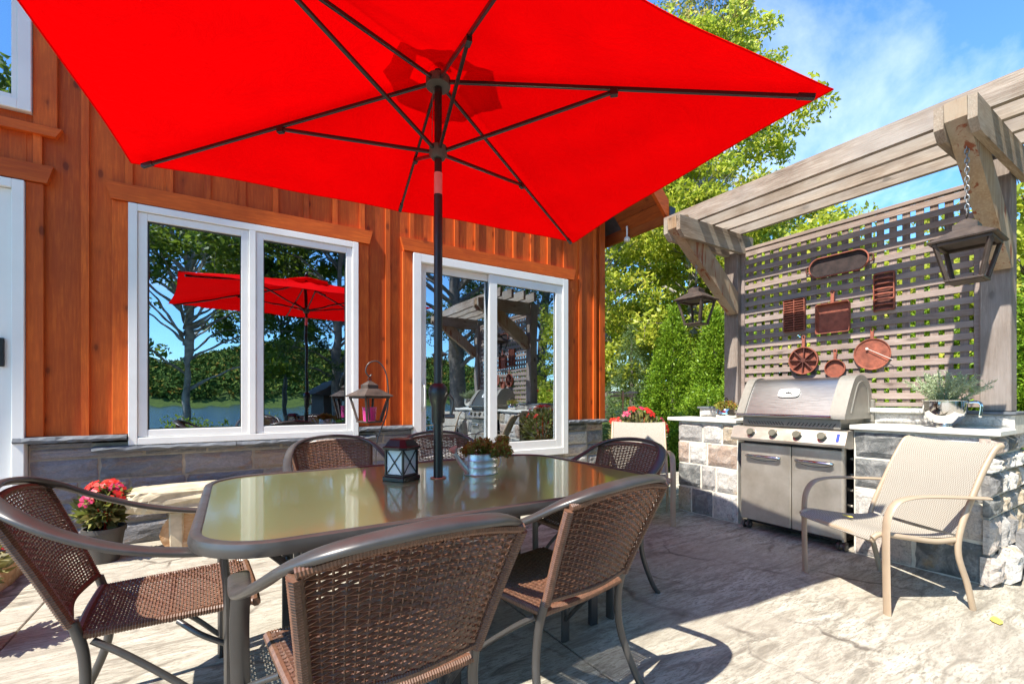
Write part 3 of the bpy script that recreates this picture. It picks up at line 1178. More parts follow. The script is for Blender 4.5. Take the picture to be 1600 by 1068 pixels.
hd.cbox(1.70, WY + 0.002, 1.0, 1.73, WY + 0.0155, 1.32, 0.004)
part(hd, 'handle', 'white', door, smooth=True, sharp=40)
# white door at the left edge of the picture
ld = ring_frame(-2.70, -1.254, 0.10, 2.675, 0.062, WY - 0.05, WY + 0.12)
ld = part(ld, 'white_door', 'white')
s_ = ring_frame(-2.63, -1.318, 0.165, 2.61, 0.085, WY - 0.02, WY + 0.06)
part(s_, 'door_panel', 'white', ld)
p_ = MB()
p_.box(-2.546, WY + 0.02, 0.25, -1.402, WY + 0.026, 2.526)
part(p_, 'pane', 'door_glass', ld)
hd = MB()
hd.cbox(-1.385, WY - 0.042, 1.36, -1.355, WY - 0.022, 1.56, 0.005)
part(hd, 'handle', 'black', ld)
uw = ring_frame(-2.70, -1.219, 3.17, 4.9, 0.07, WY - 0.05, WY + 0.10)
uw = part(uw, 'window', 'white', label='upper window with white frame')
s_ = ring_frame(-2.628, -1.291, 3.242, 4.828, 0.03, WY - 0.036, WY + 0.05)
part(s_, 'sash', 'white', uw)
p_ = MB()
p_.box(-2.60, WY - 0.006, 3.27, -1.319, WY + 0.0, 4.80)
part(p_, 'pane', 'glass', uw)

# room behind the glass
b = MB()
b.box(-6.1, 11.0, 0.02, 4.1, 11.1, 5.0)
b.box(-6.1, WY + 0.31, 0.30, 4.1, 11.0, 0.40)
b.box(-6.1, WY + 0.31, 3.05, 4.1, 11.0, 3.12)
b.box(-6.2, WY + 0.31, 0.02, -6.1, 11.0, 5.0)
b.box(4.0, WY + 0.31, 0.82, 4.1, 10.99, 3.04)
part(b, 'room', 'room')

# roof: two slopes, open soffit with planks running across, barge boards, gutter
OV = 0.70
YF = WY - OV
roof_m = MB()
th = 0.20
roof_m.prism([(EX, EZ + 0.05), (PEAKX, EZ + 0.05 + EX - PEAKX), (PEAKX, EZ + 0.05 + EX - PEAKX + th), (EX, EZ + 0.05 + th)], YF + 0.02, 12.4, 'y')
roof_m.prism([(2 * PEAKX - EX, EZ + 0.05), (PEAKX - .001, EZ + 0.05 + EX - PEAKX), (PEAKX - .001, EZ + 0.05 + EX - PEAKX + th), (2 * PEAKX - EX, EZ + 0.05 + th)], YF + 0.02, 12.4, 'y')
roof = part(roof_m, 'roof', 'shingle')
sq = math.sqrt(0.5)
k = 0
L = (EX - PEAKX) / sq
while k * 0.165 < L - 0.1:
    a0, a1 = k * 0.165 + 0.002, min((k + 1) * 0.165 - 0.003, L)
    m_ = MB()
    p = lambda s, n_: (EX - 0.02 - s * sq + n_ * sq, EZ + 0.02 + s * sq + n_ * sq)
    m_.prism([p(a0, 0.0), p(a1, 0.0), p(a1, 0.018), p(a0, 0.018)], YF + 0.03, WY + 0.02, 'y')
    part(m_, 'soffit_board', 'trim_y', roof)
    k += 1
for (y0, y1) in ((YF - 0.03, YF + 0.015),):
    m_ = MB()
    m_.prism([(EX + 0.02, EZ - 0.05), (PEAKX, EZ - 0.05 + EX + 0.02 - PEAKX), (PEAKX, EZ + 0.24 + EX - PEAKX), (EX + 0.02, EZ + 0.20)], y0, y1, 'y')
    part(m_, 'barge_board', 'trim_x', roof)
m_ = MB()
for a in (0.9, 2.1, 3.3, 4.5):
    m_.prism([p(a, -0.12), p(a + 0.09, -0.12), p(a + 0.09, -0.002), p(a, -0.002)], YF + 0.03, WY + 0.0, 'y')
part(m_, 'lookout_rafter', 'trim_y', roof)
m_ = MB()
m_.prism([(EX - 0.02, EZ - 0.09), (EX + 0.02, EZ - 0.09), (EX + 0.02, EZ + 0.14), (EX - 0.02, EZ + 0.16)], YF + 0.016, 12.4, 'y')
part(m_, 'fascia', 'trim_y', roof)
m_ = MB()
m_.prism([(EX + 0.021, EZ + 0.12), (EX + 0.021, EZ - 0.02), (EX + 0.09, EZ - 0.02), (EX + 0.13, EZ + 0.12)], YF - 0.05, 12.4, 'y')
part(m_, 'gutter', 'black', roof)
m_ = MB()
m_.lathe([(0.0, 0.0), (0.035, 0.0), (0.045, 0.03), (0.03, 0.06)], 4.62, 4.45, 12, EZ - 0.16)
m_.tube([(4.62, 4.45, EZ - 0.10), (4.62, 4.45, EZ + 0.05)], 0.012, 8)
part(m_, 'security_light', 'white', smooth=True, sharp=40)

# flat stone steps at the left door
for (x0, x1, y0, y1, z0, z1, lab) in ((-2.9, -1.16, 3.40, WY - 0.03, 0.003, 0.15, 'long low grey stone step with an ochre edge at the white door'),
                                      (-2.9, -1.30, 3.95, WY - 0.03, 0.153, 0.29, 'upper brown and grey stone step right under the white door')):
    b = MB()
    g = random.Random(int(x1 * 100))
    n = 16
    pts = []
    for i in range(n + 1):
        pts.append((x0 + (x1 - x0) * i / n, y0 + g.uniform(-.015, .015)))
    for i in range(1, 8):
        pts.append((x1 + g.uniform(-.015, .01), y0 + (y1 - y0) * i / 8))
    pts += [(x1, y1), (x0, y1)]
    b.prism(pts, z0, z1 - 0.012, 'z')
    o = b.build('stone_step', 'ochre')
    tag(o, lab, 'step')
    b = MB()
    cx_, cy_ = (x0 + x1) / 2, (y0 + y1) / 2
    b.prism([((px - cx_) * 0.997 + cx_, (py - cy_) * 0.99 + cy_) for px, py in pts], z1 - 0.0118, z1, 'z')
    b.build('top_face', 'slate', o)

# ================================================================== STONE COUNTER
CX = 3.90
counter = thing('stone_counter', 'L shaped granite block counter with white mortar and pale slab tops holding the barbecue', 'counter', (CX, 1.9, 0), world=True)
woff = (CX, 1.9, 0)
core = MB()
core.box(CX, 2.40, 0, 4.62, 3.03, 0.908)
core.box(CX, 0.80, 0, 4.62, 1.50, 0.910)
core.box(4.28, 1.50, 0, 4.62, 2.40, 1.03)
core.box(4.26, 2.40, 0.9085, 4.62, 3.05, 1.03)
core.box(4.26, 0.76, 0.9105, 4.62, 1.50, 1.03)
core = core.build('masonry_core', 'mortar', counter)
ZR = (0, 0, 0)
rows = [0.25, 0.235, 0.215, 0.19]


def wallx(a0, a1, plane, z0, z1, rows, wmin, wmax, seed, depth=0.05, joint=0.014):
    stone_wall(core, 'granite', '-x', a0, a1, plane, z0, z1, rows, wmin, wmax, seed, ZR, depth, joint)


wallx(2.40, 3.045, CX, 0.0, 0.903, rows, 0.13, 0.30, 21)
wallx(0.785, 1.50, CX, 0.0, 0.903, rows, 0.20, 0.42, 27)
wallx(2.40, 3.05, 4.26, 0.948, 1.03, [1], 0.2, 0.4, 23, 0.03, 0.008)
wallx(0.77, 1.50, 4.26, 0.948, 1.03, [1], 0.2, 0.4, 24, 0.03, 0.008)
# side of the left counter towards the house is hidden; broken rubble end of the right counter
rnd = random.Random(5)
z = 0.0
while z < 1.0:
    h = rnd.uniform(0.10, 0.24)
    h = min(h, 1.03 - z)
    if h < 0.05:
        break
    x = 3.865
    while x < 4.68:
        w = rnd.uniform(0.09, 0.24)
        top = 0.905 if x < 4.24 else 1.03
        hh = min(h, top - z) - 0.014
        if hh > 0.03:
            o = put_stone(core, 'granite', (x, 0.80, z + 0.005), w - 0.014, hh, rnd.uniform(0.06, 0.13), '-y', rnd)
        x += w
    z += h
# loose footing stones at that end
for (x, y, s, h) in ((4.02, 0.70, 0.16, 0.22), (4.20, 0.66, 0.2, 0.30), (4.42, 0.62, 0.22, 0.26), (4.10, 0.60, 0.13, 0.13)):
    o = put_stone(core, 'granite', (x, y + 0.05, 0.0), s, h, 0.12, '-y', rnd)
for (y0, y1, zz) in ((2.395, 3.15, 0.946), (0.745, 1.515, 0.946)):
    b = MB()
    b.cbox(CX - 0.045, y0, zz - 0.034, 4.228, y1, zz, 0.005)
    b.build('counter_slab', 'slab', counter)
b = MB()
b.cbox(4.215, 1.20, 1.032, 4.64, 2.45, 1.065, 0.005)
b.build('ledge_slab', 'slab', counter)
b = MB()
b.cbox(4.235, 0.75, 1.032, 4.64, 1.1995, 1.052, 0.005)
b.build('ledge_slab', 'sill', counter)
b = MB()
b.cbox(4.235, 2.4505, 1.032, 4.64, 3.07, 1.052, 0.005)
b.build('ledge_slab', 'sill', counter)

# ================================================================== PERGOLA
perg = thing('pergola', 'weathered grey timber pergola with knee braces and lattice screen over the barbecue', 'pergola', (4.35, 1.78, 1.05), world=True)
POST = ((0.779, 0.926), (2.640, 2.785))
PXF, PXB = 4.28, 4.42
for (y0, y1) in POST:
    b = MB()
    b.cbox(PXF, y0, 1.053, PXB, y1, 2.745, 0.006)
    b.build('post', 'wood_z', perg)
    for (c0, c1) in ((y0 - 0.050, y0 - 0.012), (y0 + 0.084, y0 + 0.126)):
        b = MB()
        b.prism([(3.40, 2.575), (4.47, 2.575), (4.47, 2.757), (3.34, 2.757), (3.34, 2.63)], c0, c1, 'y')
        b.build('cross_beam', 'wood_x', perg)
    b = MB()
    ym0, ym1 = y0 - 0.010, y0 + 0.082
    b.prism([(4.279, 1.985), (4.279, 2.19), (3.50, 2.80), (3.335, 2.76), (3.345, 2.66), (4.24, 1.975)], ym0, ym1, 'y')
    b.build('knee_brace', 'brace', perg)
for i, x in enumerate((3.58, 3.80, 4.03, 4.25)):
    b = MB()
    ya, yb = 0.42 + 0.02 * i, 2.965 - 0.01 * i
    b.prism([(ya, 2.845), (ya + 0.17, 2.759), (yb - 0.0, 2.759), (yb, 2.90), (ya, 2.90)], x, x + 0.042, 'x')
    b.build('purlin', 'wood_y', perg)
lat = MB()
lat.cbox(4.335, 0.929, 1.11, 4.375, 0.965, 2.60, 0.003)
lat.cbox(4.335, 2.602, 1.11, 4.375, 2.637, 2.60, 0.003)
lat.cbox(4.333, 0.93, 2.602, 4.377, 2.636, 2.632, 0.003)
lat.cbox(4.333, 0.93, 1.078, 4.377, 2.636, 1.108, 0.003)
lat = lat.build('lattice_frame', 'lattice_h', perg)
hs = MB().cbox(4.340, 0.966, 0, 4.352, 2.601, 0.046, 0.002)
o0 = None
nrow = 18
for i in range(nrow):
    zz = 1.135 + i * (2.545 - 1.135) / (nrow - 1)
    if o0 is None:
        o0 = hs.build('slat', 'lattice_h', lat)
        o = o0
    else:
        o = o0.copy()
        col.objects.link(o)
    o.location = (random.uniform(-.001, .001), 0, zz)
vs_ = MB().cbox(4.3525, 0, 1.110, 4.3645, 0.047, 2.601, 0.002)
o0 = None
nc = 20
for i in range(nc):
    yy = 0.992 + i * (2.522 - 0.992) / (nc - 1)
    if o0 is None:
        o0 = vs_.build('slat', 'lattice_v', lat)
        o = o0
    else:
        o = o0.copy()
        col.objects.link(o)
    o.location = (0, yy, 0)


# ------------------------------------------------------------------ lanterns
def lantern(name, label, loc, rz, s=1.0, chain_top=None, hook=False, group=None, mat='bronze'):
    """four sided carriage lantern, loc is the centre of its bottom"""
    t_ = thing(name, label, 'lantern', loc, rz, group)
    H, wt, wb, rw = 0.235 * s, 0.125 * s, 0.078 * s, 0.155 * s
    b = MB()
    for sx in (-1, 1):
        for sy in (-1, 1):
            b.bar((sx * wb, sy * wb, 0.012), (sx * wt, sy * wt, H), 0.020 * s, 0.020 * s, up=(sx, sy, 0.2))
    for (w_, z_, th_) in ((wb, 0.006, 0.012), (wt, H, 0.016)):
        for a in range(4):
            m = Matrix.Rotation(a * math.pi / 2, 4, 'Z')
            b.cbox(-w_ - .012 * s, w_ - 0.012 * s, z_ - th_ / 2, w_ + .012 * s - 0.0245 * s, w_ + 0.012 * s, z_ + th_ / 2, 0.002, m)
    b.cbox(-wb, -wb, -0.004, wb, wb, 0.004, 0.002)
    b.build('frame', mat, t_)
    # door frame bars just inside the front faces
    b = MB()
    for sx in (-1, 1):
        b.bar((sx * (wb - 0.022 * s), -wb - 0.006, 0.02), (sx * (wt - 0.022 * s), -wt - 0.006, H - 0.01), 0.014 * s, 0.010 * s, up=(0, -1, 0.2))
    b.build('door_frame', mat, t_)
    b = MB()
    zt = H + 0.008
    ring = []
    for (w_, z_) in ((rw, zt), (rw + 0.004, zt + 0.008), (wt * 0.52, zt + 0.075 * s), (wt * 0.46, zt + 0.078 * s), (wt * 0.46, zt + 0.112 * s), (0.012 * s, zt + 0.150 * s)):
        ring.append([(sx * w_, sy * w_, z_) for sx, sy in ((-1, -1), (1, -1), (1, 1), (-1, 1))])
    vs, fs = [], []
    for r_ in ring:
        vs += r_
    for i in range(len(ring) - 1):
        for k_ in range(4):
            k2 = (k_ + 1) % 4
            fs.append((i * 4 + k_, i * 4 + k2, i * 4 + 4 + k2, i * 4 + 4 + k_))
    fs.append((3, 2, 1, 0))
    fs.append(tuple((len(ring) - 1) * 4 + k_ for k_ in range(4)))
    b.add(vs, fs)
    b.build('roof', mat, t_)
    top = zt + 0.150 * s
    b = MB()
    rr = 0.018 * s
    b.tube([(rr * math.cos(a), 0, top + rr + rr * math.sin(a)) for a in np.linspace(0, 2 * math.pi, 13)[:-1]], 0.0035, 6, closed=True)
    b.build('ring', mat, t_)
    if chain_top is not None:
        n = int((chain_top - loc[2] - top - 2 * rr) / 0.026)
        b = MB()
        for i in range(n + 1):
            zc = top + 2 * rr + 0.010 + i * 0.026
            pts = [(0.009 * math.cos(a), 0, zc + 0.018 * math.sin(a)) for a in np.linspace(0, 2 * math.pi, 11)[:-1]]
            if i % 2:
                pts = [(0, x, z_) for x, _, z_ in pts]
            b.tube(pts, 0.0028, 5, closed=True)
        b.build('chain', 'chain', t_)
    return t_


lantern('hanging_lantern', 'large dark bronze lantern hanging on a chain from the right pergola brace', (3.50, 0.806, 1.795), R(2), 0.885, 2.56)
l2 = lantern('hanging_lantern', 'dark bronze lantern hanging against the cedars under the left pergola brace', (3.70, 2.690, 1.83), R(6), 0.93, 2.42)

# ------------------------------------------------------------------ rusty cast iron hung on the lattice
LX = 4.335


def hung(name, label, cat, y, z, group=None):
    t_ = thing(name, label, cat, (LX, y, z), -math.pi / 2, group)   # local x -> world -y, local -y -> world -x
    return t_


def ovalp(rx, rz_, n=36, flat=0.0):
    pts = []
    for k_ in range(n):
        a = 2 * math.pi * k_ / n
        x = rx * math.cos(a) + (flat if math.cos(a) > 0 else -flat)
        pts.append((x, rz_ * math.sin(a)))
    return pts


def pan_shell(mb, outline, depth, rim=0.006, floor=0.004):
    """open pan facing local -y; outline in x,z"""
    n = len(outline)
    inn = [(x * (1 - rim / max(1e-4, math.hypot(x, z_)) * 1.0), z_ * (1 - rim / max(1e-4, math.hypot(x, z_)))) for x, z_ in outline]
    fl = [(x * 0.93, z_ * 0.93) for x, z_ in inn]
    vs = [(x, 0.0, z_) for x, z_ in [(a * 0.94, b_ * 0.94) for a, b_ in outline]] + [(x, -depth, z_) for x, z_ in outline] + \
         [(x, -depth, z_) for x, z_ in inn] + [(x, -floor, z_) for x, z_ in fl]
    fs = [tuple(range(n))]
    for r_ in range(3):
        for k_ in range(n):
            k2 = (k_ + 1) % n
            fs.append((r_ * n + k_, r_ * n + k2, (r_ + 1) * n + k2, (r_ + 1) * n + k_))
    fs.append(tuple(3 * n + k_ for k_ in range(n - 1, -1, -1)))
    return mb.add(vs, fs)


t_ = hung('oval_griddle', 'long oval dark rusty griddle hung highest on the lattice', 'griddle', 1.778, 2.265)
b = MB()
pan_shell(b, ovalp(0.085, 0.085, 36, 0.135), 0.022)
b.xf(Matrix.Rotation(R(-2), 4, 'Y'))
b.build('tray', 'rust_black', t_)
b = MB()
for s in (-1, 1):
    b.tube(smoothpath([(s * 0.215, -0.012, 0.03), (s * 0.243, -0.012, 0.022), (s * 0.243, -0.012, -0.022), (s * 0.215, -0.012, -0.03)], 4), 0.007, 6)
b.build('handle', 'rust_dark', t_)
b = MB()
b.tube([(x, -0.024, z_) for x, z_ in ovalp(0.083, 0.083, 36, 0.135)], 0.006, 6, closed=True)
b.build('rim', 'rust', t_)


def mould(name, label, y, z, w, h, rows, split, top_curve=False):
    t_ = hung(name, label, 'baking mould', y, z)
    b = MB()
    b.cbox(-w / 2, -0.008, -h / 2, w / 2, -0.001, h / 2, 0.002)
    b.build('back_plate', 'rust_dark', t_)
    b = MB()
    b.cbox(-w / 2, -0.032, -h / 2, -w / 2 + 0.007, -0.0085, h / 2, 0.002)
    b.cbox(w / 2 - 0.007, -0.032, -h / 2, w / 2, -0.0085, h / 2, 0.002)
    if split:
        b.cbox(-0.004, -0.031, -h / 2, 0.004, -0.0085, h / 2, 0.002)
    for i in range(rows + 1):
        zz = -h / 2 + h * i / rows
        if split:
            b.cbox(-w / 2 + 0.0075, -0.030, zz - 0.0035, w / 2 - 0.0075, -0.009, zz + 0.0035, 0.001)
        else:
            b.tube([(-w / 2 + 0.004, -0.014, zz), (-w / 4, -0.030, zz + 0.004), (w / 4, -0.030, zz + 0.004), (w / 2 - 0.004, -0.014, zz)], 0.008, 6)
    b.build('rib', 'rust', t_)
    return t_


mould('ribbed_mould', 'rusty ribbed baking mould with two columns at the left of the lattice', 2.123, 1.89, 0.180, 0.285, 13, True)
mould('stick_mould', 'rusty corrugated mould with rounded bars at the right under the oval griddle', 1.462, 1.972, 0.135, 0.285, 7, False)

t_ = hung('square_skillet', 'square rusty skillet with short handle in the middle of the lattice', 'skillet', 1.812, 1.82)
b = MB()
n_ = 5
sqp = []
for cx_, cz_, a0 in ((0.112, 0.112, 0), (-0.112, 0.112, 90), (-0.112, -0.112, 180), (0.112, -0.112, 270)):
    for k_ in range(n_):
        a = R(a0 + 90 * k_ / (n_ - 1))
        sqp.append((cx_ + 0.016 * math.cos(a), cz_ + 0.016 * math.sin(a)))
pan_shell(b, sqp, 0.045, 0.007)
b.build('pan', 'rust', t_)
b = MB()
b.bar((0, -0.035, 0.125), (0, -0.030, 0.205), 0.026, 0.012, up=(0, 1, 0))
b.tube([(0.014 * math.cos(a), -0.030, 0.215 + 0.016 * math.sin(a)) for a in np.linspace(0, 2 * math.pi, 13)[:-1]], 0.005, 6, closed=True)
b.build('handle', 'rust', t_)

t_ = hung('wedge_pan', 'round rusty pan divided into eight wedges, lower left on the lattice', 'baking pan', 2.043, 1.475)
b = MB()
b.lathe([(0.0, 0.0), (0.116, 0.0), (0.122, 0.035), (0.114, 0.035), (0.110, 0.006), (0.0, 0.006)], 0, 0, 32)
b.xf(Matrix.Rotation(R(90), 4, 'X'))
b.build('pan', 'rust', t_)
b = MB()
for k_ in range(4):
    m = Matrix.Rotation(R(k_ * 45 + 4), 4, 'Y')
    b.cbox(-0.111, -0.034, -0.004, 0.111, -0.007, 0.004, 0.001, m)
b.lathe([(0.0, 0.007), (0.018, 0.007), (0.018, 0.036), (0.0, 0.036)], 0, 0, 12)
for i in range(len(b.v) - 48, len(b.v)):
    x, y, z = b.v[i]
    b.v[i] = (x, -z, y)
b.build('divider', 'rust_dark', t_)
b = MB()
b.bar((0, -0.025, 0.115), (0, -0.022, 0.195), 0.024, 0.010, up=(0, 1, 0))
b.tube([(0.012 * math.cos(a), -0.022, 0.207 + 0.015 * math.sin(a)) for a in np.linspace(0, 2 * math.pi, 13)[:-1]], 0.005, 6, closed=True)
b.build('handle', 'rust', t_)


def round_pan(name, label, cat, y, z, r, dep, hl, mat='rust'):
    t_ = hung(name, label, cat, y, z)
    b = MB()
    b.lathe([(0.0, 0.0), (r * 0.92, 0.0), (r, dep), (r - 0.006, dep), (r * 0.90, 0.006), (0.0, 0.006)], 0, 0, 32)
    b.xf(Matrix.Rotation(R(90), 4, 'X'))
    b.build('pan', mat, t_, smooth=True, sharp=40)
    b = MB()
    b.bar((0, -dep * .7, r - 0.004), (0, -dep * .6, r + hl), 0.022, 0.010, up=(0, 1, 0))
    b.tube([(0.011 * math.cos(a), -dep * .6, r + hl + 0.012 + 0.014 * math.sin(a)) for a in np.linspace(0, 2 * math.pi, 13)[:-1]], 0.0045, 6, closed=True)
    b.build('handle', mat, t_)
    return t_


round_pan('small_skillet', 'small round rusty skillet hung low between the wedge pan and the round griddle', 'skillet', 1.797, 1.392, 0.078, 0.03, 0.055)
gp = round_pan('round_griddle', 'round flat rusty griddle with a thermometer rod, lower right on the lattice', 'griddle', 1.542, 1.492, 0.125, 0.014, 0.055)
b = MB()
b.tube([(-0.03, -0.022, 0.045), (0.14, -0.03, -0.055)], 0.002, 6)
b.lathe([(0.0, 0.0), (0.010, 0.0), (0.010, 0.004), (0, 0.004)], -0.03, 0.045, 10)
for i in range(len(b.v) - 40, len(b.v)):
    x, y, z = b.v[i]
    b.v[i] = (x, -0.020 - z, y)
b.build('thermometer_rod', 'slab', gp)

# ================================================================== BARBECUE
GY0, GY1 = 1.545, 2.328
GXF = 3.83
bbq = thing('gas_barbecue', 'stainless steel gas barbecue with two doors and closed blue reflecting lid', 'barbecue', (4.02, 1.935, 0), world=True)
b = MB()
b.cbox(GXF + 0.02, GY0 + 0.012, 0.085, 4.262, GY1 - 0.012, 0.775, 0.004)
b.build('cabinet', 'black', bbq)
b = MB()
b.cbox(GXF + 0.012, GY0 - 0.004, 0.072, GXF + 0.05, GY0 + 0.0125, 0.77, 0.003)
for zz in (0.2, 0.32, 0.44, 0.56, 0.68):
    b.tube([(4.00, GY0 + 0.012, zz), (4.00, GY0 - 0.002, zz)], 0.011, 8)
    b.tube([(4.17, GY0 + 0.012, zz - 0.05), (4.17, GY0 - 0.002, zz - 0.05)], 0.009, 8)
b.build('side_trim', 'steel', bbq)
ym = 1.906
for (y0, y1, hy0, hy1) in ((GY0, ym - 0.003, 1.60, 1.865), (ym + 0.003, GY1, 1.985, 2.27)):
    b = MB()
    b.cbox(GXF - 0.004, y0, 0.09, GXF + 0.0195, y1, 0.752, 0.006)
    d_ = b.build('door', 'steel', bbq)
    b = MB()      # pressed recess seen as a shallow lip under the handle
    yc, hw = (hy0 + hy1) / 2, (hy1 - hy0) / 2
    b.tube([(GXF - 0.0045, yc + hw * math.cos(a), 0.652 - 0.042 * max(0, math.sin(a))) for a in np.linspace(0.05, math.pi - 0.05, 14)], 0.0022, 5)
    b.build('recess', 'gunmetal', d_)
    b = MB()
    b.tube([(GXF - 0.022, hy0 + 0.004, 0.646), (GXF - 0.034, hy0 + 0.02, 0.648), (GXF - 0.034, hy1 - 0.02, 0.648), (GXF - 0.022, hy1 - 0.004, 0.646)], 0.0135, 10)
    for yy in (hy0 + 0.015, hy1 - 0.015):
        b.cbox(GXF - 0.03, yy - 0.009, 0.637, GXF - 0.0045, yy + 0.009, 0.659, 0.002)
    b.build('handle', 'chrome', d_, smooth=True, sharp=50)
# console
b = MB()
b.prism([(GXF - 0.005, 0.768), (GXF - 0.075, 0.782), (GXF - 0.078, 0.80), (GXF - 0.035, 0.895), (GXF + 0.06, 0.905), (GXF + 0.06, 0.768)], GY0 - 0.045, GY1 + 0.05, 'y')
con = b.build('control_panel', 'steel', bbq)
nrm = Vector((-0.095, 0, 0.043)).normalized()
for yk in (2.20, 2.015, 1.83, 1.655):
    cpt = Vector((GXF - 0.0565, yk, 0.848))
    b = MB()
    b.tube([cpt + nrm * 0.0005, cpt + nrm * 0.005], 0.034, 20)
    kb = b.build('bezel', 'chrome', con)
    b = MB()
    b.tube([cpt + nrm * 0.0052, cpt + nrm * 0.02, cpt + nrm * 0.034], [0.027, 0.031, 0.028], 16)
    b.build('knob', 'knob', con, smooth=True, sharp=40)
b = MB()
m = Matrix.Translation(Vector((GXF - 0.0565, 1.553, 0.848)) + nrm * 0.001) @ nrm.to_track_quat('Z', 'Y').to_matrix().to_4x4()
b.cbox(-0.010, -0.032, 0, 0.010, 0.032, 0.0015, 0.0005, m)
b.build('sticker', 'blue_sticker', con)
# fire box with the row of slanted vents
b = MB()
b.cbox(GXF + 0.001, GY0 + 0.015, 0.9055, 4.24, GY1 - 0.015, 0.985, 0.004)
fb = b.build('fire_box', 'castgrey', bbq)
b = MB()
for s_, (ya, yb) in ((1, (2.255, 1.975)), (-1, (1.93, 1.60))):
    nv = 13
    for i in range(nv):
        yy = ya + (yb - ya) * i / (nv - 1)
        b.bar((GXF - 0.0015, yy + 0.010 * s_, 0.948), (GXF - 0.0015, yy - 0.010 * s_, 0.922), 0.005, 0.003, up=(1, 0, 0), c=0.0005)
b.build('vent_slot', 'black', fb)
# lid
prof = [(GXF - 0.03, 0.985), (GXF - 0.022, 1.01), (GXF + 0.04, 1.13), (GXF + 0.105, 1.235), (GXF + 0.15, 1.285), (GXF + 0.20, 1.305), (GXF + 0.27, 1.305), (GXF + 0.34, 1.275), (GXF + 0.40, 1.20), (GXF + 0.42, 1.08), (GXF + 0.42, 0.985)]
b = MB()
inner = [(x + (0.012 if i < 6 else -0.012 if i > 6 else 0), z_ - 0.012) for i, (x, z_) in enumerate(prof)]
pr_ = [(v.x, v.y) for v in smoothpath([(x, z_, 0) for x, z_ in prof], 3)]
b.prism(pr_, GY0 + 0.075, GY1 - 0.05, 'y')
lid = b.build('lid', 'lid', bbq, smooth=True, sharp=30)
for (y0, y1) in ((GY0 - 0.03, GY0 + 0.0745), (GY1 - 0.0495, GY1 + 0.02)):
    b = MB()
    big = [(x + dx, z_) for (x, z_), dx in zip(prof, [-0.012] * 5 + [0] * 6)]
    big = [(x, z_ + (0.012 if z_ > 1.0 else 0)) for x, z_ in big]
    pr2 = [(v.x, v.y) for v in smoothpath([(x, z_, 0) for x, z_ in big], 3)]
    b.prism(pr2, y0, y1, 'y')
    b.build('end_cap', 'castgrey', lid, smooth=True, sharp=35)
b = MB()      # raised outline on the visible cap
b.tube(smoothpath([(GXF + 0.05, GY0 - 0.031, 1.03), (GXF + 0.15, GY0 - 0.031, 1.22), (GXF + 0.21, GY0 - 0.031, 1.265), (GXF + 0.27, GY0 - 0.031, 1.262), (GXF + 0.34, GY0 - 0.031, 1.20), (GXF + 0.36, GY0 - 0.031, 1.03)], 4), 0.005, 6)
b.cbox(GXF + 0.40, GY0 - 0.045, 0.95, GXF + 0.45, GY0 + 0.03, 1.13, 0.008)
b.build('hinge_bracket', 'castgrey', lid)
b = MB()
b.tube([(GXF - 0.055, GY0 + 0.05, 1.000), (GXF - 0.055, GY1 + 0.005, 1.000)], 0.012, 10)
b.build('lid_handle', 'chrome', lid, smooth=True, sharp=50)
# badge with the oval mountain emblem
sl = Vector((0.065, 0, 0.105)).normalized()
bn = Vector((-0.105, 0, 0.065)).normalized()
m = Matrix((Vector((0, -1, 0)), sl, bn)).transposed().to_4x4()
m.translation = Vector((GXF + 0.068, 1.955, 1.180)) + bn * 0.004
b = MB()
b.prism([(x * 1.0, y) for x, y in [(0.082 * math.copysign(abs(math.cos(a)) ** 0.4, math.cos(a)), 0.040 * math.copysign(abs(math.sin(a)) ** 0.5, math.sin(a))) for a in np.linspace(0, 2 * math.pi, 33)[:-1]]], 0, 0.008, 'z')
b.xf(m)
bd = b.build('badge', 'white', lid)
b = MB()
el = [(0.045 * math.cos(a), 0.026 * math.sin(a)) for a in np.linspace(0, 2 * math.pi, 25)[:-1]]
el2 = [(x * 0.86, y * 0.82) for x, y in el]
vs = [(x, y, 0.0095) for x, y in el] + [(x, y, 0.0095) for x, y in el2]
b.add(vs, [(i, (i + 1) % 24, 24 + (i + 1) % 24, 24 + i) for i in range(24)])
b.prism([(-0.030, -0.012), (-0.018, 0.006), (-0.010, 0.0), (0.0, 0.015), (0.012, -0.002), (0.019, 0.006), (0.030, -0.012)], 0.0085, 0.0100, 'z')
b.xf(m)
b.build('emblem', 'gunmetal', bd)
for (x, y) in ((GXF + 0.035, GY1 - 0.035), (GXF + 0.045, GY0 + 0.02), (4.2, GY1 - 0.04), (4.2, GY0 + 0.03)):
    b = MB()
    for s in (-1, 1):
        b.tube([(x, y + s * 0.012, 0.036), (x, y + s * 0.028, 0.036)], 0.035, 18)
    b.tube([(x + 0.01, y, 0.036), (x + 0.02, y, 0.086)], 0.01, 8)
    ca = b.build('caster', 'gunmetal', bbq)
    b = MB()
    b.tube([(x, y - 0.030, 0.036), (x, y + 0.030, 0.036)], 0.013, 10)
    b.build('hub', 'castgrey', ca)
b = MB()
b.cbox(GXF + 0.06, GY0 + 0.03, 0.055, 4.23, GY1 - 0.03, 0.084, 0.003)
b.build('base_frame', 'black', bbq)

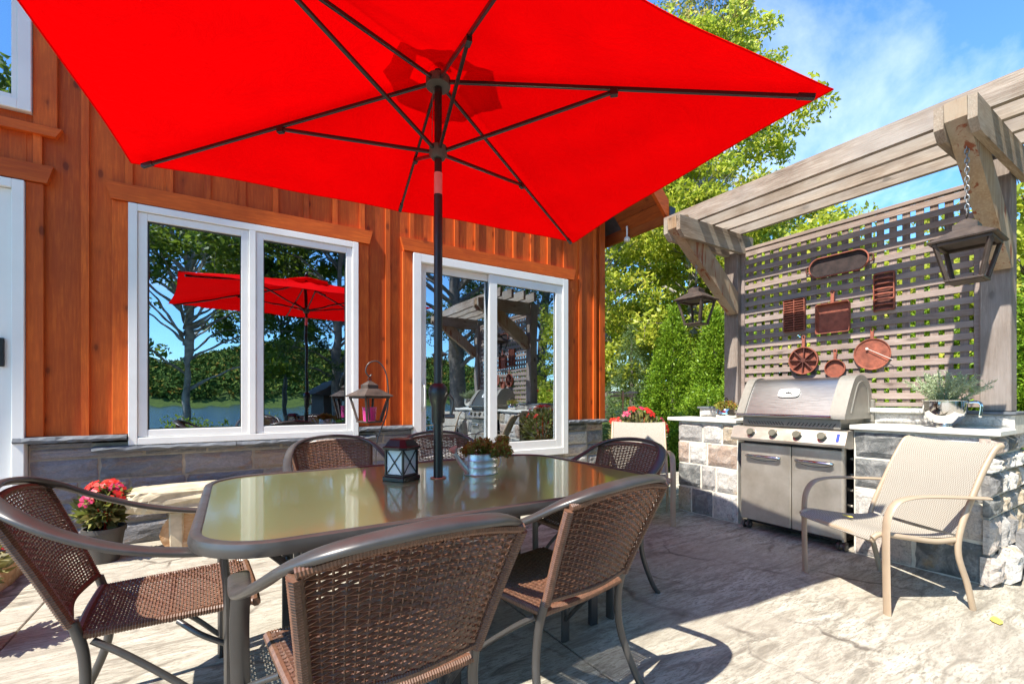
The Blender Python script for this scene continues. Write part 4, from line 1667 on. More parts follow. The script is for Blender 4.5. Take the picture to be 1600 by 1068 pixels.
# ================================================================== POTS AND PLANTS ON THE COUNTER
bowl = thing('steel_bowl', 'polished steel mixing bowl with side handle planted with rosemary on the right counter', 'bowl', (4.03, 1.035, 0.9465), R(-10))
b = MB()
b.lathe([(0.0, 0.0), (0.050, 0.0), (0.053, 0.008), (0.036, 0.016), (0.068, 0.035), (0.097, 0.075), (0.109, 0.12), (0.111, 0.177), (0.117, 0.181), (0.107, 0.179), (0.105, 0.12), (0.09, 0.075), (0.0, 0.03)], 0, 0, 40)
b.build('shell', 'chrome', bowl, smooth=True, sharp=50)
b = MB()
b.tube(smoothpath([(0.03, -0.104, 0.168), (0.045, -0.150, 0.170), (0.050, -0.163, 0.14), (0.047, -0.157, 0.07)], 5), 0.008, 8, 1.6, 0.6)
b.build('handle', 'chrome', bowl, smooth=True)
b = MB()
b.lathe([(0.0, 0.155), (0.1055, 0.150)], 0, 0, 20)
b.build('soil', 'soil', bowl)


def sprigs(n, h, spread, seed, leaf, dens=34, curve=0.3, base=0.05):
    """needle leaved stems; returns leaf V,F and stem MB"""
    g = np.random.default_rng(seed)
    C, D = [], []
    st = MB()
    for i in range(n):
        a = g.uniform(0, 2 * math.pi)
        lean = g.uniform(0.05, 1.0) * spread
        hh = h * (1.0 - 0.45 * (lean / max(spread, 1e-3))) * g.uniform(0.7, 1.1)
        b0 = np.array([math.cos(a), math.sin(a), 0]) * base * g.uniform(0, 1)
        tip = b0 + np.array([math.cos(a) * lean, math.sin(a) * lean, hh])
        mid = b0 + (tip - b0) * 0.5 + np.array([0, 0, hh * curve * 0.4])
        P = [(1 - s) ** 2 * b0 + 2 * s * (1 - s) * mid + s * s * tip for s in np.linspace(0, 1, 7)]
        st.tube([tuple(p) for p in P], 0.0022, 4)
        for s in np.linspace(0.15, 1, dens):
            p = (1 - s) ** 2 * b0 + 2 * s * (1 - s) * mid + s * s * tip
            tg = (tip - b0) / np.linalg.norm(tip - b0)
            d = g.normal(size=3)
            d /= np.linalg.norm(d)
            C.append(p + d * leaf * 0.35)
            D.append(tg * 0.9 + d)
    return np.array(C), np.array(D), st


C, D, st = sprigs(64, 0.25, 0.20, 3, 0.03, 46)
ros = thing('rosemary', 'bushy grey green rosemary growing out of the steel bowl', 'plant', (4.03, 1.035, 0.9465 + 0.152))
V, F = leaves(C, 0.034, aspect=0.15, out=D / np.linalg.norm(D, axis=1)[:, None], seed=4)
link_mesh('foliage', npmesh('foliage', V, F), 'sage', ros)
st.build('stem', 'sage', ros)

ket = thing('steel_kettle', 'small steel kettle planted with succulents on the left counter by the post', 'kettle', (4.03, 2.60, 0.9465), R(20))
b = MB()
b.lathe([(0.0, 0.0), (0.078, 0.0), (0.088, 0.012), (0.092, 0.045), (0.085, 0.085), (0.070, 0.10), (0.066, 0.098), (0.0, 0.09)], 0, 0, 32)
b.build('shell', 'chrome', ket, smooth=True, sharp=50)
b = MB()
b.tube(smoothpath([(-0.06, 0, 0.10), (-0.055, 0, 0.17), (0, 0, 0.20), (0.055, 0, 0.17), (0.06, 0, 0.10)], 5), 0.006, 8)
b.build('handle', 'black', ket, smooth=True)
b = MB()
b.tube(smoothpath([(0.08, 0, 0.05), (0.115, 0, 0.075), (0.135, 0, 0.12)], 4), [0.018 - 0.001 * i for i in range(9)], 8)
b.build('spout', 'chrome', ket, smooth=True)
g = np.random.default_rng(8)
C = ellipsoid_pts(420, (0, 0, 0.125), (0.11, 0.11, 0.05), g, 0.1)
sc = thing('succulent', 'rust and green succulent spilling from the kettle on the left counter', 'plant', (4.03, 2.60, 0.9465))
leafobj('foliage', 'sedum', sc, C, 0.022, aspect=0.7, up=0.6, seed=5)

# ================================================================== DINING TABLE
TX0, TX1, TY0, TY1, TZ = -0.115, 1.885, 1.415, 2.745, 0.74
tcx, tcy = (TX0 + TX1) / 2, (TY0 + TY1) / 2


def rrect(x0, x1, y0, y1, r, n=8, bulge=0.0):
    pts = []
    for cx_, cy_, a0 in ((x1 - r, y1 - r, 0), (x0 + r, y1 - r, 90), (x0 + r, y0 + r, 180), (x1 - r, y0 + r, 270)):
        for k_ in range(n + 1):
            a = R(a0 + 90 * k_ / n)
            pts.append((cx_ + r * math.cos(a), cy_ + r * math.sin(a)))
    return pts


def profile_ring(mb, path, prof):
    """sweep a closed profile (outward offset, z) round a closed convex 2-D path"""
    n = len(path)
    m_ = len(prof)
    vs, fs = [], []
    for i in range(n):
        p0, p1, p2 = Vector(path[i - 1]), Vector(path[i]), Vector(path[(i + 1) % n])
        tg = (p2 - p0).normalized()
        nr = Vector((tg.y, -tg.x))
        for (o_, z_) in prof:
            q = p1 + nr * o_
            vs.append((q.x, q.y, z_))
    for i in range(n):
        j = (i + 1) % n
        for k_ in range(m_):
            k2 = (k_ + 1) % m_
            fs.append((i * m_ + k_, j * m_ + k_, j * m_ + k2, i * m_ + k2))
    return mb.add(vs, fs)


table = thing('dining_table', 'rectangular patio table with olive glass top and dark rounded metal rim', 'table', (tcx, tcy, 0))
hx, hy = (TX1 - TX0) / 2, (TY1 - TY0) / 2
path = rrect(-hx, hx, -hy, hy, 0.24, 12)
b = MB()
profile_ring(b, path, [(0.0, TZ - 0.012), (-0.004, TZ - 0.002), (-0.014, TZ + 0.003), (-0.030, TZ + 0.001), (-0.034, TZ - 0.004), (-0.034, TZ - 0.020), (-0.022, TZ - 0.028), (-0.016, TZ - 0.041), (-0.003, TZ - 0.041), (0.002, TZ - 0.025)])
b.build('rim', 'gunmetal', table, smooth=True, sharp=35)
gp_ = rrect(-hx + 0.033, hx - 0.033, -hy + 0.033, hy - 0.033, 0.21, 12)
b = MB()
b.prism(gp_, TZ - 0.011, TZ - 0.0045, 'z')
b.build('glass_top', 'tglass', table)
PX, PY = 0.884, 2.140        # umbrella pole
b = MB()
b.lathe([(0.027, TZ - 0.006), (0.040, TZ - 0.0035), (0.040, TZ + 0.0005), (0.030, TZ + 0.002), (0.026, TZ + 0.001)], PX - tcx, PY - tcy, 24)
b.build('pole_ring', 'copper', table, smooth=True)
for sx in (-1, 1):
    for sy in (-1, 1):
        b = MB()
        x, y = sx * 0.66, sy * 0.36
        b.cbox(x - 0.024, y - 0.013, 0.0, x + 0.024, y + 0.013, TZ - 0.03, 0.004)
        b.build('leg', 'rail_dark', table)
b = MB()
for sx in (-1, 1):
    b.cbox(sx * 0.66 - 0.015, -0.56, TZ - 0.05, sx * 0.66 + 0.015, 0.56, TZ - 0.0135, 0.003)
    for sy in (-1, 1):
        b.tube(smoothpath([(sx * 0.66, sy * 0.345, 0.36), (sx * 0.68, sy * 0.43, 0.47), (sx * 0.74, sy * 0.55, 0.62), (sx * 0.80, sy * 0.60, TZ - 0.04)], 6), 0.011, 8)
b.cbox(-0.645, -0.012, TZ - 0.048, 0.645, 0.012, TZ - 0.0135, 0.003)
b.build('under_frame', 'rail_dark', table, smooth=True, sharp=40)

# ================================================================== UMBRELLA
umb = thing('patio_umbrella', 'large rectangular bright red patio umbrella on a black crank pole', 'umbrella', (PX, PY, 0), world=True)
b = MB()
b.tube([(PX, PY, 0.05), (PX, PY, 1.02)], 0.0235, 24)
b.build('lower_pole', 'black', umb, smooth=True, sharp=40)
b = MB()
rr_ = []
b.tube([(PX, PY, 1.21), (PX, PY, 2.17)], 0.0215, 24)
b.tube([(PX, PY, 2.28), (PX, PY, 2.80)], 0.019, 24)
b.build('upper_pole', 'black', umb, smooth=True, sharp=40)
b = MB()
b.tube([(PX, PY, 2.17), (PX, PY, 2.28)], 0.0205, 24)
b.build('sticker', 'label', umb, smooth=True, sharp=40)
b = MB()
b.tube([(PX, PY, 1.015), (PX, PY, 1.03), (PX, PY, 1.10), (PX, PY, 1.13), (PX, PY, 1.165), (PX, PY, 1.195), (PX, PY, 1.215)], [0.031, 0.033, 0.034, 0.043, 0.050, 0.046, 0.030], 20)
b.build('crank_housing', 'black', umb, smooth=True, sharp=40)
b = MB()
b.tube(smoothpath([(PX + 0.045, PY - 0.03, 1.16), (PX + 0.062, PY - 0.042, 1.12), (PX + 0.052, PY - 0.036, 1.05)], 4), 0.008, 8)
b.tube([(PX + 0.03, PY - 0.02, 1.05), (PX + 0.07, PY - 0.047, 1.05)], 0.012, 8)
b.build('crank_handle', 'gunmetal', umb, smooth=True, sharp=40)
b = MB()
b.lathe([(0.0, 0.0), (0.24, 0.0), (0.25, 0.02), (0.20, 0.05), (0.05, 0.07), (0.04, 0.20), (0.0, 0.20)], PX, PY, 32)
b.build('base', 'pot', umb, smooth=True, sharp=40)
HUBZ, RUNZ, ZC = 2.747, 2.392, 2.45
cA, cB, cC = Vector((-0.488, 3.281, ZC)), Vector((2.462, 2.977, ZC)), Vector((2.185, 0.917, ZC))
cD = cA + cC - cB
mAB, mCD = (cA + cB) / 2, (cC + cD) / 2
tips = [cC, cB, mAB, cA, cD, mCD]
hub = Vector((PX, PY, HUBZ))
b = MB()
b.tube([(PX, PY, HUBZ - 0.035), (PX, PY, HUBZ - 0.03), (PX, PY, HUBZ + 0.012), (PX, PY, HUBZ + 0.02)], [0.040, 0.062, 0.062, 0.04], 18)
b.build('hub', 'pot', umb, smooth=True, sharp=40)
b = MB()
b.tube([(PX, PY, RUNZ - 0.04), (PX, PY, RUNZ - 0.02), (PX, PY, RUNZ + 0.02), (PX, PY, RUNZ + 0.03)], [0.032, 0.045, 0.045, 0.03], 18)
b.build('runner', 'pot', umb, smooth=True, sharp=40)
for tp in tips:
    d = (tp - hub)
    dh = Vector((d.x, d.y, 0)).normalized()
    p0 = hub + dh * 0.055 + Vector((0, 0, -0.012))
    p1 = tp - dh * 0.10 + Vector((0, 0, 0.020 * 0 - 0.006))
    b = MB()
    b.bar(p0, p1, 0.013, 0.019)
    jt = p0 + (p1 - p0) * 0.50
    e1 = p1 - (p1 - p0).normalized() * 0.04
    b.bar(e1, p1 + (p1 - p0).normalized() * 0.03, 0.02, 0.024)
    rb = b.build('rib', 'black', umb)
    b = MB()
    q0 = Vector((PX, PY, RUNZ)) + dh * 0.04
    b.bar(q0, jt + Vector((0, 0, -0.014)), 0.015, 0.017)
    b.bar(jt + Vector((0, 0, -0.02)) - dh * 0.018, jt + Vector((0, 0, -0.02)) + dh * 0.018, 0.024, 0.03)
    b.build('strut', 'black', umb)
b = MB()
b.tube([(PX - 0.03, PY + 0.01, RUNZ), (PX - 0.024, PY + 0.01, HUBZ - 0.02)], 0.002, 5)
b.build('cord', 'chain', umb)


def canopy(mb, tips, apex, t0, t1, nr, ns, sag, lift=0.0):
    vs, fs = [], []
    n = len(tips)
    ring = []
    for i in range(n):
        a, c_ = tips[i], tips[(i + 1) % n]
        for s in range(ns):
            ring.append((a, c_, s / ns))
    m_ = len(ring)
    for r_ in range(nr + 1):
        t = t0 + (t1 - t0) * r_ / nr
        for (a, c_, s) in ring:
            e = a.lerp(c_, s)
            mid = 4 * s * (1 - s)
            e = e + (apex - e) * 0.022 * mid                      # hem pulled in between the ribs
            p = apex.lerp(e, t)
            bow = 0.03 * math.sin(math.pi * t)
            p = p + Vector((0, 0, bow * 0.35 - sag * mid * math.sin(math.pi * min(1, t * 0.95)) + lift))
            p.z -= 0.006 * math.sin(t * 23 + s * 9) * mid
            vs.append(tuple(p))
    mb.hem = vs[-m_:]
    for r_ in range(nr):
        for k_ in range(m_):
            k2 = (k_ + 1) % m_
            fs.append((r_ * m_ + k_, r_ * m_ + k2, (r_ + 1) * m_ + k2, (r_ + 1) * m_ + k_))
    return mb.add(vs, fs)


apex = hub + Vector((0, 0, 0.055))
ctips = [t_ + Vector((0, 0, 0.012)) for t_ in tips]
b = MB()
canopy(b, ctips, apex, 0.085, 1.0, 18, 14, 0.030)
hem = list(b.hem)
b.build('canopy', 'canvas', umb, smooth=True)
b = MB()
circ = [Vector((apex.x + 0.50 * math.cos(R(a_)), apex.y + 0.42 * math.sin(R(a_)), apex.z - 0.085)) for a_ in range(-10, 350, 45)]
canopy(b, circ, apex + Vector((0, 0, 0.035)), 0.0, 0.62, 5, 6, 0.004, 0.012)
b.build('vent_flap', 'canvas', umb, smooth=True)
b = MB()
b.lathe([(0.0, 0.0), (0.03, 0.0), (0.026, 0.04), (0.012, 0.07), (0.0, 0.075)], PX, PY, 14, apex.z + 0.055)
b.build('finial', 'black', umb, smooth=True)
b = MB()
b.tube(hem, 0.0035, 5, closed=True)
b.build('hem', 'canvas', umb)

# ================================================================== WICKER CHAIRS
# local frame: forward = +y, origin on the ground under the middle of the seat's back edge


JR = random.Random(77)


def weave(surf, nu, nv, ru, rv, amp, two=True):
    """woven panel; surf(u, v) -> (point, normal), u along the running strands. Square section strands."""
    mb = MB()
    for j in range(nv):                       # running strands
        v = (j + 0.5) / nv
        pts = []
        for i in range(nu * 2 + 1):
            u = i / (nu * 2)
            p, n_ = surf(u, v)
            if i % 2:
                k_ = (i - 1) // 2
                p = p + n_ * (amp if (k_ + j) % 2 else -amp) * JR.uniform(0.7, 1.25)
            p = p + Vector((0, 0, 0)) + Vector((JR.uniform(-.0004, .0004), JR.uniform(-.0006, .0006), JR.uniform(-.0007, .0007)))
            pts.append(p)
        mb.tube(pts, ru, 4, 1.0, 0.62, caps=False)
    for i in range(nu):                       # stakes
        u = (i + 0.5) / nu
        pts = [surf(u, v)[0] for v in np.linspace(0, 1, max(8, nv // 3))]
        mb.tube(pts, rv, 4, 1.25, 0.55, caps=False)
    return mb


def back_surf(u, v):
    s = 2 * u - 1
    hw = 0.212 + 0.048 * v
    top = 0.815 + 0.030 * (1 - s * s)
    z = 0.475 + (top - 0.475) * v
    y = -0.02 - 0.145 * v ** 1.15 - 0.028 * (1 - s * s)
    e = 0.004
    p = Vector((s * hw, y, z))
    n_ = Vector((0.12 * s, 1.0, 0.38)).normalized()
    return p, n_


def seat_surf(u, v):
    s = 2 * u - 1
    y = 0.005 + 0.455 * v
    hw = 0.205 + 0.030 * v
    z = 0.432 - 0.012 * (1 - s * s) * math.sin(math.pi * v) + 0.004 * v
    if v > 0.9:
        z -= (v - 0.9) ** 2 * 2.2
    return Vector((s * hw, y, z)), Vector((0, 0, 1))


def wrapped(pts, r, pitch=0.0075, n=8):
    """tube wrapped with strand: many little rings"""
    P = smoothpath(pts, 10)
    out, rad = [], []
    L = 0
    acc = [P[0]]
    # resample
    seg = []
    for a, c_ in zip(P[:-1], P[1:]):
        d = (c_ - a).length
        m_ = max(1, int(round(d / (pitch / 2))))
        for k_ in range(m_):
            seg.append(a.lerp(c_, k_ / m_))
    for i, p in enumerate(seg):
        rad.append(r * (1.0 if i % 2 else 0.84))
    mb = MB()
    mb.tube(seg, rad, n)
    return mb


RAIL = [(-0.316, 0.40, 0.640), (-0.323, 0.25, 0.660), (-0.324, 0.10, 0.700), (-0.303, -0.03, 0.758), (-0.264, -0.125, 0.815), (-0.197, -0.186, 0.850), (-0.106, -0.214, 0.866), (0, -0.222, 0.872)]
RAIL = RAIL + [(-x, y, z) for x, y, z in reversed(RAIL[:-1])]


def make_wicker(label, loc, rz):
    t_ = thing('wicker_chair', label, 'chair', loc, rz, 'brown wicker armchairs round the dining table')
    w = weave(back_surf, 20, 36, 0.0050, 0.0036, 0.0034)
    w.build('back_weave', 'wicker', t_, kind='stuff')
    w = weave(seat_surf, 20, 46, 0.0050, 0.0036, 0.0030)
    w.build('seat_weave', 'wicker', t_, kind='stuff')
    # wrapped frames
    for s in (-1, 1):
        m_ = wrapped([(s * 0.214, -0.018, 0.46), (s * 0.238, -0.09, 0.64), (s * 0.262, -0.165, 0.812)], 0.0165)
        m_.build('back_post', 'wicker', t_, smooth=False)
        m_ = wrapped([(s * 0.212, 0.0, 0.425), (s * 0.225, 0.22, 0.425), (s * 0.238, 0.455, 0.425)], 0.0135)
        m_.build('seat_side', 'wicker', t_)
    m_ = wrapped([(-0.238, 0.463, 0.418), (0, 0.468, 0.414), (0.238, 0.463, 0.418)], 0.015)
    m_.build('seat_front', 'wicker', t_)
    m_ = wrapped([(-0.212, -0.002, 0.428), (0, -0.008, 0.425), (0.212, -0.002, 0.428)], 0.015)
    m_.build('seat_rear', 'wicker', t_)
    m_ = wrapped([(-0.212, -0.022, 0.474), (0, -0.050, 0.474), (0.212, -0.022, 0.474)], 0.011)
    m_.build('back_lower_edge', 'wicker', t_)
    m_ = wrapped([(-0.262, -0.168, 0.815), (-0.13, -0.19, 0.838), (0, -0.198, 0.845), (0.13, -0.19, 0.838), (0.262, -0.168, 0.815)], 0.013)
    m_.build('back_upper_edge', 'wicker', t_)
    # the broad metal rail that is both arm and top
    P = smoothpath(RAIL, 7)
    n = len(P)
    mb = MB()
    vs, fs = [], []
    NS = 14
    for i, p in enumerate(P):
        tg = (P[min(i + 1, n - 1)] - P[max(i - 1, 0)]).normalized()
        k_ = 1 - abs(2 * i / (n - 1) - 1)                  # 0 at arm ends, 1 at the middle of the back
        up = Vector((0, 0, 1)) + Vector((0, -0.35 * k_, 0)) + Vector((math.copysign(0.25, p.x) * (1 - k_) * 0.6, 0, 0))
        a = tg.cross(up).normalized()
        bb = a.cross(tg)
        wdt = 0.0235 + 0.004 * (1 - k_)
        hgt = 0.0115
        for q in range(NS):
            an = 2 * math.pi * q / NS
            ca, sa = math.cos(an), math.sin(an)
            vs.append(tuple(p + a * (math.copysign(abs(ca) ** 0.8, ca) * wdt) + bb * (math.copysign(abs(sa) ** 0.8, sa) * hgt)))
    for i in range(n - 1):
        for q in range(NS):
            q2 = (q + 1) % NS
            fs.append((i * NS + q, i * NS + q2, (i + 1) * NS + q2, (i + 1) * NS + q))
    fs.append(tuple(range(NS - 1, -1, -1)))
    fs.append(tuple((n - 1) * NS + q for q in range(NS)))
    mb.add(vs, fs)
    mb.build('arm_rail', 'gunmetal', t_, smooth=True, sharp=50)
    for s in (-1, 1):
        mb = MB()
        mb.tube(smoothpath([(s * 0.312, 0.362, 0.635), (s * 0.316, 0.372, 0.50), (s * 0.312, 0.375, 0.30), (s * 0.308, 0.375, 0.0)], 5), 0.0165, 8, 1.55, 0.78, up=(0, 1, 0), rot=0)
        mb.build('leg', 'gunmetal', t_, smooth=True, sharp=50)
        mb = MB()
        mb.tube(smoothpath([(s * 0.214, -0.014, 0.47), (s * 0.220, 0.012, 0.36), (s * 0.232, 0.010, 0.22), (s * 0.256, -0.045, 0.06), (s * 0.268, -0.085, 0.0)], 6), 0.0145, 12)
        mb.build('leg', 'gunmetal', t_, smooth=True, sharp=50)
        mb = MB()
        mb.tube(smoothpath([(s * 0.306, 0.370, 0.33), (s * 0.29, 0.30, 0.375), (s * 0.232, 0.24, 0.412)], 5), 0.009, 8)
        mb.tube(smoothpath([(s * 0.304, 0.368, 0.10), (s * 0.290, 0.26, 0.22), (s * 0.245, 0.12, 0.34), (s * 0.216, 0.03, 0.405)], 6), 0.0105, 8)
        mb.build('brace', 'gunmetal', t_, smooth=True, sharp=50)
    mb = MB()
    mb.tube([(-0.21, 0.22, 0.413), (0.21, 0.22, 0.413)], 0.010, 8)
    mb.build('cross_tube', 'gunmetal', t_, smooth=True, sharp=50)
    return t_


# facing +y: rz=0; +x: -90; -x: +90; -y: 180
WG = 'brown wicker armchairs round the dining table'
chair = make_wicker('brown wicker armchair nearest the camera, cut by the bottom edge, back turned to us', (0.35, 1.105, 0), R(3))
dup(chair, (1.085, 1.255, 0), R(9), 'brown wicker armchair at the near right of the table with its back to us', WG)
dup(chair, (-0.405, 2.05, 0), R(-87), 'brown wicker armchair at the left end of the table, facing right', WG)
dup(chair, (2.02, 2.06, 0), R(94), 'dark shaded wicker armchair at the right end of the glass table', WG)
dup(chair, (0.60, 3.16, 0), R(183), 'wicker armchair behind the table under the big window, its back lit red', WG)
dup(chair, (1.36, 3.17, 0), R(178), 'wicker armchair behind the umbrella pole, shaded purple brown', WG)

# ================================================================== SLING CHAIRS
# local: forward +y, origin centre of the four feet


def make_sling(label, loc, rz):
    t_ = thing('sling_chair', label, 'chair', loc, rz, 'tan sling armchairs on the patio')
    W = 0.295
    for s in (-1, 1):
        mb = MB()
        mb.tube(smoothpath([(s * W, 0.255, 0.0), (s * W, 0.26, 0.20), (s * W, 0.262, 0.42), (s * W, 0.25, 0.52), (s * W, 0.205, 0.587), (s * W, 0.13, 0.612), (s * W, 0.02, 0.618), (s * W, -0.15, 0.612), (s * W, -0.33, 0.602)], 6), 0.0155, 10, 0.55, 1.55, up=(1, 0, 0), rot=0)
        for i in range(len(mb.v)):
            pass
        mb.build('arm_frame', 'tan', t_, smooth=True, sharp=50)
        mb = MB()
        x = s * 0.262
        mb.tube(smoothpath([(s * 0.28, -0.26, 0.0), (s * 0.28, -0.225, 0.14), (s * 0.275, -0.178, 0.30), (s * 0.27, -0.20, 0.44), (s * 0.265, -0.28, 0.62), (s * 0.262, -0.35, 0.76), (s * 0.262, -0.415, 0.862), (s * 0.262, -0.455, 0.882)], 6), 0.0165, 10, 1.0, 0.8, up=(1, 0, 0))
        mb.build('leg', 'tan', t_, smooth=True, sharp=50)
        mb = MB()
        mb.tube(smoothpath([(x, -0.185, 0.375), (x, -0.05, 0.370), (x, 0.12, 0.395), (x, 0.26, 0.415), (x, 0.31, 0.395)], 6), 0.0145, 10)
        mb.tube([(s * 0.262, 0.25, 0.412), (s * 0.295, 0.255, 0.412)], 0.012, 8)
        mb.build('seat_rail', 'tan', t_, smooth=True, sharp=50)
    mb = MB()
    mb.tube([(-0.262, 0.30, 0.385), (0.262, 0.30, 0.385)], 0.013, 8)
    mb.tube([(-0.262, -0.16, 0.355), (0.262, -0.16, 0.355)], 0.013, 8)
    mb.build('cross_bar', 'tan', t_, smooth=True, sharp=50)

    def sheet(path, half, name):
        P = smoothpath(path, 6)
        nx = 10
        vs, fs = [], []
        n = len(P)
        for lay in (0, 1):
            for i, p in enumerate(P):
                tg = (P[min(i + 1, n - 1)] - P[max(i - 1, 0)]).normalized()
                nr = Vector((0, -tg.z, tg.y))
                for k_ in range(nx + 1):
                    u = 2 * k_ / nx - 1
                    q = p - nr * (0.012 * (1 - u * u) * (1 if nr.z > -0.5 else 1)) * (1 if nr.z > 0 else -1) + nr * (0.0015 if lay else -0.0015)
                    vs.append((u * half, q.y, q.z))
        m_ = n * (nx + 1)
        for lay in (0, 1):
            for i in range(n - 1):
                for k_ in range(nx):
                    a = lay * m_ + i * (nx + 1) + k_
                    q = (a, a + 1, a + nx + 2, a + nx + 1)
                    fs.append(q if lay else q[::-1])
        mb = MB()
        mb.add(vs, fs)
        return mb.build(name, 'sling', t_, smooth=True, sharp=60)
    sheet([(0, 0.322, 0.385), (0, 0.30, 0.408), (0, 0.22, 0.420), (0, 0.05, 0.395), (0, -0.10, 0.385), (0, -0.185, 0.392)], 0.256, 'seat_sling')
    sheet([(0, -0.192, 0.40), (0, -0.235, 0.52), (0, -0.30, 0.68), (0, -0.36, 0.795), (0, -0.415, 0.872), (0, -0.452, 0.892)], 0.258, 'back_sling')
    return t_


sl_ = make_sling('tan sling armchair in the sun at the right with a yellow leaf on its seat', (3.29, 1.125, 0), R(63))
dup(sl_, (3.32, 3.05, 0), R(133), 'white looking sling armchair left of the stone counter, before the red flowers', 'tan sling armchairs on the patio')

# ================================================================== ON THE TABLE
sol = thing('solar_lantern', 'small black solar lantern with white panes and crossed bars on the glass table', 'lantern', (0.712, 2.195, TZ - 0.0043), R(32))
b = MB()
b.cbox(-0.066, -0.066, 0.0, 0.066, 0.066, 0.022, 0.003)
b.cbox(-0.060, -0.060, 0.0222, 0.060, 0.060, 0.032, 0.003)
b.build('base', 'black', sol)
b = MB()
b.cbox(-0.050, -0.050, 0.0322, 0.050, 0.050, 0.150, 0.002)
b.build('pane', 'milk', sol)
b = MB()
for sx in (-1, 1):
    for sy in (-1, 1):
        b.cbox(sx * 0.053 - 0.005, sy * 0.053 - 0.005, 0.032, sx * 0.053 + 0.005, sy * 0.053 + 0.005, 0.152, 0.001)
for a in range(4):
    m = Matrix.Rotation(a * math.pi / 2, 4, 'Z')
    for s in (-1, 1):
        p0, p1 = m @ Vector((-0.047 * s, -0.0535, 0.035)), m @ Vector((0.047 * s, -0.0535, 0.149))
        b.bar(p0, p1, 0.0045, 0.004, up=tuple(m @ Vector((0, -1, 0))), c=0.0008)
b.build('cross_bars', 'black', sol)
b = MB()
ring = [(0.062, 0.151), (0.078, 0.156), (0.078, 0.166), (0.070, 0.172), (0.052, 0.198), (0.046, 0.204), (0.0, 0.206)]
vs, fs = [], []
for (w_, z_) in ring:
    w_ = max(w_, 0.0005)
    c_ = w_ * 0.35
    vs += [(x, y, z_) for x, y in ((-w_ + c_, -w_), (w_ - c_, -w_), (w_, -w_ + c_), (w_, w_ - c_), (w_ - c_, w_), (-w_ + c_, w_), (-w_, w_ - c_), (-w_, -w_ + c_))]
for i in range(len(ring) - 1):
    for k_ in range(8):
        fs.append((i * 8 + k_, i * 8 + (k_ + 1) % 8, i * 8 + 8 + (k_ + 1) % 8, i * 8 + 8 + k_))
fs.append(tuple(range(7, -1, -1)))
b.add(vs, fs)
b.build('cap', 'black', sol)

can = thing('watering_can', 'galvanised watering can used as a planter on the glass table', 'watering can', (1.135, 2.15, TZ - 0.0043), R(10))
b = MB()
b.lathe([(0.0, 0.0), (0.094, 0.0), (0.097, 0.004), (0.094, 0.008), (0.094, 0.040), (0.0955, 0.042), (0.094, 0.044), (0.094, 0.075), (0.0955, 0.077), (0.094, 0.079), (0.093, 0.110), (0.096, 0.113), (0.091, 0.113), (0.090, 0.10), (0.0, 0.095)], 0, 0, 40, 0.0, 1.0, 0.82)
b.build('can', 'galv', can, smooth=True, sharp=35)
b = MB()
b.tube(smoothpath([(-0.088, 0, 0.02), (-0.12, 0, 0.055), (-0.155, 0, 0.10), (-0.175, 0, 0.135)], 5), [0.017 - 0.0005 * i for i in range(16)], 10)
b.tube([(-0.170, 0, 0.128), (-0.182, 0, 0.150)], [0.012, 0.024], 12)
b.build('spout', 'galv', can, smooth=True, sharp=40)
b = MB()
b.tube(smoothpath([(0.090, 0, 0.09), (0.125, 0, 0.085), (0.138, 0, 0.055), (0.120, 0, 0.025), (0.093, 0, 0.02)], 6), 0.0035, 6)
b.build('handle', 'galv', can, smooth=True)
g = np.random.default_rng(12)
sed = thing('sedum', 'red and green sedum growing out of the watering can', 'plant', (1.135, 2.15, TZ + 0.095))
Cs = [ellipsoid_pts(150, (g.uniform(-.12, .19), g.uniform(-.12, .10), g.uniform(0.01, 0.075)), (0.036, 0.036, 0.028), g, 0.0) for _ in range(30)]
C = np.concatenate(Cs)
leafobj('foliage', 'sedum', sed, C, 0.014, aspect=0.75, up=0.5, seed=3)
st = MB()
for i in range(26):
    a = g.uniform(0, 6.28)
    r_ = g.uniform(0.03, 0.13)
    st.tube([(0.3 * r_ * math.cos(a), 0.3 * r_ * math.sin(a), -0.005), (r_ * math.cos(a), r_ * math.sin(a), g.uniform(0.02, 0.07))], 0.0015, 4)
st.build('stem', 'sedum', sed)

# ================================================================== SHEPHERD HOOK AND CANDLE LANTERN
HX, HY = 1.085, 4.08
hook = thing('shepherd_hook', 'thin bent steel garden hook standing by the wall between window and door', 'hook', (HX, HY, 0))
b = MB()
b.tube(smoothpath([(0.0, 0.0, 0.0), (0.0, 0, 0.45), (0.015, 0, 0.75), (0.10, 0, 1.0), (0.115, 0, 1.20), (0.09, 0, 1.38), (0.02, 0, 1.47), (-0.06, 0, 1.45), (-0.085, 0, 1.38), (-0.055, 0, 1.335), (-0.035, 0, 1.352)], 6), 0.006, 8)
b.build('rod', 'gunmetal', hook, smooth=True)
cl = lantern('candle_lantern', 'grey bronze lantern with a pink glass inside hanging from the garden hook', (HX - 0.052, HY - 0.0, 0.928), R(20), 0.93, None, mat='bronze')
pk = thing('votive_glass', 'pink glass candle cup inside the hook lantern', 'candle', (HX - 0.052, HY, 0.933))
b = MB()
b.lathe([(0.0, 0.0), (0.052, 0.0), (0.062, 0.125), (0.066, 0.128), (0.058, 0.128), (0.050, 0.01), (0.0, 0.01)], 0, 0, 24)
b.build('cup', 'red_glass', pk, smooth=True, sharp=50)

